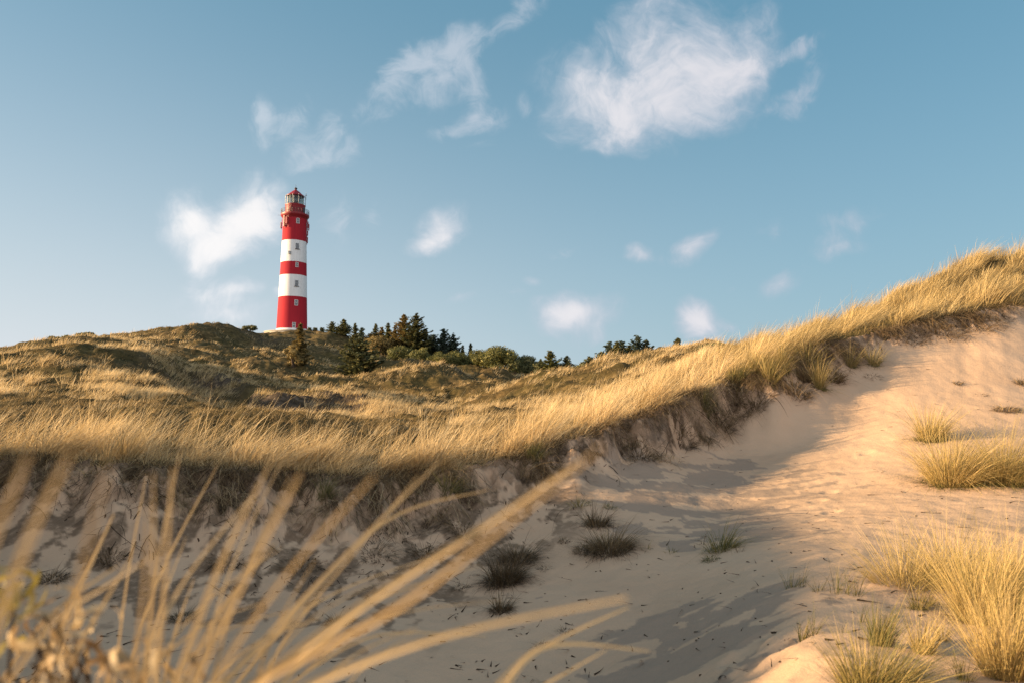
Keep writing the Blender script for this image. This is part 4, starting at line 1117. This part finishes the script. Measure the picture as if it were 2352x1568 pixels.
# thin shoots, in the shade
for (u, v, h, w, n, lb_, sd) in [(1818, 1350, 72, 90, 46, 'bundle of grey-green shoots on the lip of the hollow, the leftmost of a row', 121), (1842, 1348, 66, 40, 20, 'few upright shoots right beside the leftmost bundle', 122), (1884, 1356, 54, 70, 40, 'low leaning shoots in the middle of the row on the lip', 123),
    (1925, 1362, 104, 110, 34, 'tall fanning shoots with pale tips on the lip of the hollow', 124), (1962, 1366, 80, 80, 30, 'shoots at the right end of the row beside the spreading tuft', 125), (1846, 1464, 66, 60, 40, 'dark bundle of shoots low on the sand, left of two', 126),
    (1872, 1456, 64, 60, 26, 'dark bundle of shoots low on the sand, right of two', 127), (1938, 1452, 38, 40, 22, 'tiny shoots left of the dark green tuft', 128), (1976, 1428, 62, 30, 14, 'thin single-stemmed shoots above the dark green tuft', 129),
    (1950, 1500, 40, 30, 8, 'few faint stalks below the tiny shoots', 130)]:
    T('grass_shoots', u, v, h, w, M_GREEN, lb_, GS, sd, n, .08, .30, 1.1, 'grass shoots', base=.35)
# tussocks and dead clumps down in the hollow
def clump(u, v, h, w, n, lb_, sd, tint=.3, lean=0., name='dead_clump', mat=None, cat='grass clump', dead=1.2):
    flat = .95 if mat is None else 1.0
    return T(name, u, v, h * flat, w * 1.15, mat or M_DEAD, lb_, GD, sd, max(8, int(n * (.85 if mat is None else .9))), lean, tint + .10, 1.4, cat, spread=1.15, droop=.40, dead=dead * 1.0, base=.45)
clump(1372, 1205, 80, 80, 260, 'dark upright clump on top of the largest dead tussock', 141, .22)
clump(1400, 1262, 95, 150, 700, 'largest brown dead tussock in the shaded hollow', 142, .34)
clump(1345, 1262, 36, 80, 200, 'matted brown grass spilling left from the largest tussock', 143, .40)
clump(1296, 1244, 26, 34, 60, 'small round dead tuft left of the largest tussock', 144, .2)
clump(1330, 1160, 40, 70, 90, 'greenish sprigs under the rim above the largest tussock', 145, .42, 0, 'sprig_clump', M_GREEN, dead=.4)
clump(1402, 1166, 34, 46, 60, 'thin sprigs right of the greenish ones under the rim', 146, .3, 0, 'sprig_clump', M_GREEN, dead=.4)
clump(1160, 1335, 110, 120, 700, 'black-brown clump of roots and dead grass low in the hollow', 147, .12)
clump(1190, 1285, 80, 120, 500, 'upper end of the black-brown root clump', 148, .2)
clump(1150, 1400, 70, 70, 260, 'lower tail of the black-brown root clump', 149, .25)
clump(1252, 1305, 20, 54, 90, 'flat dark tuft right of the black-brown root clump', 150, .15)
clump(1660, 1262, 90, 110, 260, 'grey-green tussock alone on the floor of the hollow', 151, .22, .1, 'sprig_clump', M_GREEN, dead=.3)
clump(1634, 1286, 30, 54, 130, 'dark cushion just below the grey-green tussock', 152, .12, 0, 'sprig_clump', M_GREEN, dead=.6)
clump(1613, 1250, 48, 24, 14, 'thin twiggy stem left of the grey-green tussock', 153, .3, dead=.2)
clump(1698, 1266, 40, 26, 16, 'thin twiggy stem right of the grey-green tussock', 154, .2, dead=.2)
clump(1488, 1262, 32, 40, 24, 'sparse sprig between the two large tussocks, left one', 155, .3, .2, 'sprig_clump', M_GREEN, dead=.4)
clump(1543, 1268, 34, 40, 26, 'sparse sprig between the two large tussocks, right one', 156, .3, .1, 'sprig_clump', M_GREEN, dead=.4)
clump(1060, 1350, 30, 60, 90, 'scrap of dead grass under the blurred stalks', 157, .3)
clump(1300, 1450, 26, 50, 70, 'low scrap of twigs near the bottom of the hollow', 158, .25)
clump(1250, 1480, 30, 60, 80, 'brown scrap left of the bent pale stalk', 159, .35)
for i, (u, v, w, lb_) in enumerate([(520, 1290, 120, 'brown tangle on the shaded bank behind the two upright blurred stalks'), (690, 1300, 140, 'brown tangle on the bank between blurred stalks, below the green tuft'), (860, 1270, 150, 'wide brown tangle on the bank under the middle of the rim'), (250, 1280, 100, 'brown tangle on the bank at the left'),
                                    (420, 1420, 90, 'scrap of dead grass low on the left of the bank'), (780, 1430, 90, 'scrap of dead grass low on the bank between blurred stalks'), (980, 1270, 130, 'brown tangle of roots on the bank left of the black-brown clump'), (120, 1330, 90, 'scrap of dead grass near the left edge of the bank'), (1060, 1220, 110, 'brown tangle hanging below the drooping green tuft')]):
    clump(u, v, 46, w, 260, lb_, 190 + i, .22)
# dry tufts on the lit upper slope
clump(2312, 942, 30, 76, 260, 'dry brown tuft throwing a shadow near the right edge', 161, .5)
clump(2346, 880, 26, 44, 150, 'dry tuft cut by the right edge', 162, .45)
clump(2200, 880, 18, 28, 70, 'little dry tuft in the middle of the lit slope', 163, .45)
clump(2256, 905, 14, 44, 40, 'scattered scrap of dry grass on the lit slope', 164, .4)
clump(2004, 862, 16, 60, 80, 'low twiggy patch below the ridge tufts', 165, .4)
T('marram_tuft', 1882, 890, 74, 66, M_GREEN, 'golden-brown tuft standing on the slumped turf', GE, 171, 320, .05, .66, dead=.5)
T('marram_tuft', 1850, 870, 44, 70, M_DEAD, 'brown slumped tuft left of the golden-brown one', GE, 172, 300, .05, .6, dead=.8)
T('marram_tuft', 1955, 842, 56, 54, M_GREEN, 'left one of two fan-shaped tufts under the ridge edge', GE, 173, 220, .12, .62, dead=.3)
T('marram_tuft', 2007, 838, 50, 62, M_GREEN, 'right one of two fan-shaped tufts under the ridge edge', GE, 174, 220, .10, .66, dead=.3)
T('marram_tuft', 1800, 838, 56, 60, M_GREEN, 'tuft on the slumped turf where the sand path narrows', GE, 175, 260, .15, .62, dead=.6)
T('marram_tuft', 1770, 870, 60, 90, M_GREEN, 'wide tuft at the foot of the grassy rise', GE, 176, 320, .2, .6, dead=.6)
T('root_tangle', 2150, 752, 40, 150, M_DEAD, 'thick tangle of roots and dead stems under the ridge edge, upper right', 'root tangles under the ridge', 181, 420, -.1, .42, 1.6, 'root tangle', spread=1.2, droop=.6, dead=1.0, base=.8)
T('root_tangle', 2240, 742, 36, 120, M_DEAD, 'tangle of dead stems just right of the thickest root tangle', 'root tangles under the ridge', 182, 300, .2, .5, 1.6, 'root tangle', spread=1.2, droop=.6, dead=1.0, base=.8)
T('root_tangle', 2080, 765, 34, 100, M_DEAD, 'tangle of roots left of the thickest one under the ridge', 'root tangles under the ridge', 183, 260, .2, .38, 1.6, 'root tangle', spread=1.2, droop=.6, dead=1.0, base=.8)
for i, (u, v, h, w, m_, ti, lb_) in enumerate([(1690, 905, 46, 90, M_DEAD, .5, 'brown slumped turf left of the narrow sand path, upper one'), (1740, 925, 44, 110, M_DEAD, .42, 'brown slumped turf spilling onto the sand below the wide tuft'), (1830, 900, 44, 90, M_DEAD, .45, 'matted turf clump at the left foot of the golden-brown tuft'),
        (1912, 868, 40, 70, M_DEAD, .55, 'matted turf clump right of the golden-brown tuft'), (1560, 985, 44, 110, M_DEAD, .4, 'dark slumped turf under the fresh green tuft'), (1470, 1030, 40, 120, M_DEAD, .36, 'dark slumped turf low on the scarp right of the bluish green tuft'), (1655, 960, 40, 80, M_DEAD, .3, 'dark turf tongue reaching the shaded sand beside the scarp'),
        (1860, 830, 50, 70, M_GREEN, .62, 'golden tuft on the rise above the golden-brown tuft'), (1740, 850, 56, 60, M_GREEN, .6, 'golden tuft on the rise above the wide tuft'), (1690, 868, 50, 60, M_GREEN, .4, 'greenish tuft on the rise left of the wide tuft')]):
    T('turf_clump' if m_ is M_DEAD else 'marram_tuft', u, v, h, w, m_, lb_, 'turf clumps slumped below the grassy rise' if m_ is M_DEAD else GE, 210 + i, 300, .12, ti, 1.3, 'turf clump' if m_ is M_DEAD else 'grass tuft', spread=1.2, droop=.35 if m_ is M_DEAD else .1, dead=.8, base=.6)
T('marram_tuft', 1620, 945, 60, 50, M_GREEN, 'fresh green tuft on the dark scarp', GE, 177, 160, .15, .12)
T('marram_tuft', 1030, 1130, 60, 130, M_GREEN, 'green drooping tuft hanging over the scarp behind the blurred stalks', GE, 178, 320, .35, .25, droop=.25)
T('marram_tuft', 1225, 1050, 50, 70, M_GREEN, 'bluish green tuft on the rim above the blurred stalk', GE, 179, 240, .2, .12)
T('marram_tuft', 745, 1140, 60, 90, M_GREEN, 'green tuft hanging at the rim left of the blurred stalks', GE, 180, 260, .2, .2, droop=.2)

# ------------------------------------------------------------------ wind-blown litter on the sand
n = 2600
aL = RNG.uniform(U(-200), U(2400), n); dL = np.exp(RNG.uniform(math.log(4.2), math.log(20), n))
m = (dL < foot_d(aL) + .3)
wgt = np.where(aL * FPX + CX < 1350, 1.0, .5); m &= RNG.uniform(0, 1, n) < wgt
aL, dL = aL[m], dL[m]; n = len(aL)
x, y = aL * dL, dL
root = np.stack([x, y, zof(x, y) + .006], 1)
an = RNG.uniform(0, 6.28, n)
d0 = np.stack([np.cos(an), np.sin(an), RNG.normal(.05, .12, n)], 1); bd = np.stack([RNG.normal(0, .3, n), RNG.normal(0, .3, n), RNG.normal(-.02, .05, n)], 1)
v, q, at_ = blades(root, RNG.uniform(.04, .22, n) ** 1.15, d0, bd, RNG.uniform(.006, .018, n), 4, wdir=np.stack([-np.sin(an), np.cos(an), np.full(n, .6)], 1), taper=.6)
tag(raw_mesh('plant_litter', v, q, M_ROOT, False, at_), 'dark twigs and plant scraps strewn over the sand', 'litter', kind='stuff')

# ------------------------------------------------------------------ marram stalks close to the lens
M_STALK = leafy('dry_stalk', [(0, (.34, .215, .09)), (.5, (.50, .335, .155)), (1, (.62, .44, .23))], .35, rough=.5)
def stalk(root, pts, width, tint, seed, k=1.0):
    pts = [(u, v, d * k) for (u, v, d) in pts]
    """pts: (u, v, metres ahead) along the visible part; it runs on down to the ground"""
    P = [at(*p) for p in pts]
    P0 = P[0]; dirn = (P[0] - P[1]).normalized()
    dirn = (dirn + Vector((0, 0, -.45))).normalized()
    g = P0.copy()
    for k in range(60):                          # run straight on until it meets the ground
        g = P0 + dirn * (.02 * k)
        if g.z < float(zof(np.array([g.x]), np.array([g.y]))[0]) - .02: break
    ext = []; span = (g - P0).length; ne = max(1, int(span / .07))
    for k in range(ne, 0, -1): ext.append(P0.lerp(g, k / ne))
    ctrl = ext + P
    n = 24 + 3 * ne
    out = []
    m = len(ctrl)
    for i in range(n + 1):                       # Catmull-Rom through the points
        t = i / n * (m - 1); k = min(int(t), m - 2); f = t - k
        a, b_, c, d = ctrl[max(k - 1, 0)], ctrl[k], ctrl[k + 1], ctrl[min(k + 2, m - 1)]
        out.append(.5 * ((2 * b_) + (c - a) * f + (2 * a - 5 * b_ + 4 * c - d) * f * f + (3 * b_ - a - 3 * c + d) * f ** 3))
    V, Q = [], []
    rg = random.Random(seed)
    for i, p in enumerate(out):
        t = i / n
        tg = (out[min(i + 1, n)] - out[max(i - 1, 0)]).normalized()
        side = tg.cross(Vector((0, 1, .1))).normalized()
        nrm = side.cross(tg).normalized()
        t2 = max(0, (t - .6) / .4); w = width * .5 * (1 - .8 * t2 ** 1.4)
        # rolled leaf: a shallow gutter, three edges wide
        V += [p - side * w, p - side * w * .4 + nrm * w * .45, p + side * w * .4 + nrm * w * .45, p + side * w]
        if i:
            k = (i - 1) * 4
            for j in range(3): Q.append((k + j, k + j + 1, k + j + 5, k + j + 4))
    o = raw_mesh('blade', np.array([tuple(p - root.location) for p in V]), Q, M_STALK, True, {'tint': np.full(len(V), tint), 'tipness': np.repeat(np.linspace(0, 1, n + 1), 4)}, root)
    return o

def tuft(x, y, label, blades_, k=1.0):
    z = float(zof(np.array([x]), np.array([y]))[0])
    r = empty('marram_tuft', (x, y, z)); tag(r, label, 'grass tuft', 'tufts of marram right in front of the lens')
    for i, (pts, w, tint) in enumerate(blades_): stalk(r, pts, w * .86, min(1, tint + .2), i, k)
    return r

_fr = random.Random(21)
fan = []
for i in range(20):                              # thinner blades filling the fan
    b0 = _fr.uniform(250, 640); ang = _fr.uniform(.05, 1.05) + (b0 - 250) / 900
    ln = _fr.uniform(260, 620); dd = _fr.uniform(.5, .9)
    mx, my = b0 + math.sin(ang * .75) * ln * .5, 1600 - math.cos(ang * .75) * ln * .5
    fan.append(([(b0, 1600, dd), (mx, my, dd), (mx + math.sin(ang * 1.15) * ln * .5, my - math.cos(ang * 1.15) * ln * .5, dd * 1.02)], _fr.uniform(.0028, .0055), _fr.uniform(.2, .85)))
tuft(-.32, .55, 'blurred fan of dry golden marram stalks rising from the bottom left', [
    ([(335, 1600, .50), (352, 1300, .46), (352, 1085, .44)], .0045, .55),
    ([(355, 1600, .50), (382, 1300, .47), (396, 1070, .45)], .0060, .6),
    ([(395, 1600, .48), (500, 1310, .45), (618, 1068, .43)], .0075, .6),
    ([(430, 1600, .44), (570, 1310, .40), (690, 1085, .36)], .0085, .5),
    ([(470, 1600, .40), (640, 1340, .36), (860, 1090, .31)], .0050, .4),
    ([(490, 1600, .60), (740, 1330, .60), (1010, 1058, .60)], .0075, .62),
    ([(470, 1600, .66), (700, 1400, .68), (960, 1090, .68)], .0050, .45),
    ([(520, 1600, .78), (860, 1215, .80), (1120, 1124, .80)], .0060, .5),
    ([(300, 1600, .45), (330, 1350, .40), (340, 1150, .36)], .0040, .3),
] + fan, 1.3)
tuft(-.12, .42, 'blurred tuft of thick golden blades bending right across the hollow', [
    ([(560, 1600, .38), (830, 1390, .36), (1100, 1215, .34), (1330, 1058, .32)], .0085, .6),
    ([(540, 1600, .32), (900, 1400, .27), (1150, 1210, .24), (1380, 1025, .22)], .0060, .1),
    ([(660, 1600, .36), (1000, 1465, .34), (1440, 1372, .32)], .0090, .72),
    ([(620, 1600, .55), (760, 1460, .55), (930, 1320, .55)], .0050, .6),
    ([(700, 1600, .6), (820, 1500, .6), (960, 1440, .6)], .0040, .5),
    ([(780, 1600, .6), (850, 1520, .6), (960, 1445, .6)], .0030, .6),
], 1.45)
tuft(.06, .80, 'pale bent stalks in near focus at the bottom of the photo', [
    ([(1140, 1600, .86), (1240, 1492, .88), (1445, 1393, .92)], .0085, .95),
    ([(1150, 1600, .84), (1225, 1500, .85), (1330, 1478, .86), (1492, 1495, .88)], .0075, 1.0),
    ([(1215, 1600, .9), (1300, 1545, .92), (1395, 1490, .95)], .0060, .8),
    ([(1120, 1600, .8), (1190, 1520, .8), (1260, 1465, .8)], .0050, .7),
])
tuft(-.62, 1.02, 'tall dry stalk with a dark edge crossing the lower left corner', [
    ([(70, 1600, 1.05), (165, 1390, 1.07), (262, 1178, 1.08)], .0085, .5),
    ([(62, 1600, 1.07), (156, 1385, 1.09), (205, 1275, 1.10)], .0050, .0),
    ([(90, 1440, .9), (180, 1360, .9), (272, 1298, .9)], .0060, .45),
    ([(175, 1500, .8), (230, 1400, .8), (300, 1280, .8)], .0060, .45),
    ([(130, 1420, .7), (250, 1340, .68), (360, 1270, .66)], .0045, .4),
])
tuft(-.30, .36, 'faint wide blades blurred across the left edge', [
    ([(-60, 1600, .36), (60, 1250, .32), (160, 1040, .29)], .0080, .55),
    ([(-120, 1600, .36), (-30, 1280, .32), (66, 1040, .29)], .0080, .4),
    ([(120, 1600, .34), (190, 1300, .30), (250, 1060, .27)], .0040, .15),
])

# ------------------------------------------------------------------ withered plant in the lower left corner
wp = empty('withered_plant', (-.62, .95, float(zof(np.array([-.62]), np.array([.95]))[0])))
tag(wp, 'withered brown plant with curled leaves in the bottom left corner', 'plant')
M_CURL = leafy('withered_leaf', [(0, (.08, .048, .022)), (.4, (.22, .135, .06)), (.8, (.40, .27, .13)), (1, (.54, .40, .22))], .25, rough=.6)
M_MOSSY = leafy('yellow_green_leaf', [(0, (.08, .065, .012)), (.5, (.18, .14, .03)), (1, (.32, .24, .06))], .3, rough=.6)
rg = random.Random(5)
def curl(parent, c, size, mat, name, tint):
    V, Q = [], []
    a0 = rg.uniform(0, 6.28); tilt = Vector((rg.gauss(0, 1), rg.gauss(0, 1), rg.gauss(0, 1))).normalized()
    e1 = tilt.orthogonal().normalized(); e2 = tilt.cross(e1)
    turns = rg.uniform(1.6, 4.6); n = 14; w = size * rg.uniform(.10, .2)
    for i in range(n + 1):
        t = i / n; a = a0 + turns * t; r = size * (1 - .5 * t) * rg.uniform(.95, 1.05)
        p = c + e1 * math.cos(a) * r + e2 * math.sin(a) * r + tilt * size * .5 * (t - .5)
        ww = w * math.sin(math.pi * min(1, t * .9 + .12))
        V += [tuple(p - tilt * ww - parent.location), tuple(p + tilt * ww - parent.location)]
        if i: k = 2 * (i - 1); Q.append((k, k + 1, k + 3, k + 2))
    raw_mesh(name, np.array(V), Q, mat, True, {'tint': np.full(len(V), tint), 'tipness': np.ones(len(V))}, parent)
for i in range(98):
    u = rg.uniform(-60, 470) if i % 3 else rg.uniform(-40, 300); v = 1330 + abs(rg.gauss(0, 110)) + max(0, u - 60) * .52
    if v > 1660: v = rg.uniform(1480, 1640)
    d = rg.uniform(.72, .98)
    green = u < 70 and v < 1500
    curl(wp, at(u, v, d), rg.uniform(.013, .036), M_MOSSY if green else M_CURL, 'leaf', rg.uniform(.2, 1))
b = MB()
for i in range(26):
    u = rg.uniform(-40, 420); v = rg.uniform(1380, 1560) + max(0, u - 60) * .4; d = rg.uniform(.75, .98)
    p = at(u, v, d); g = Vector((p.x * .7 - .15, p.y + rg.uniform(-.05, .1), 0)); g.z = float(zof(np.array([g.x]), np.array([g.y]))[0])
    mid = (p + g) / 2 + Vector((rg.gauss(0, .03), rg.gauss(0, .03), .03))
    b.tube([g - wp.location, mid - wp.location, p - wp.location], [.0035, .0026, .0015], 5)
b.build('stem', M_ROOT, wp)
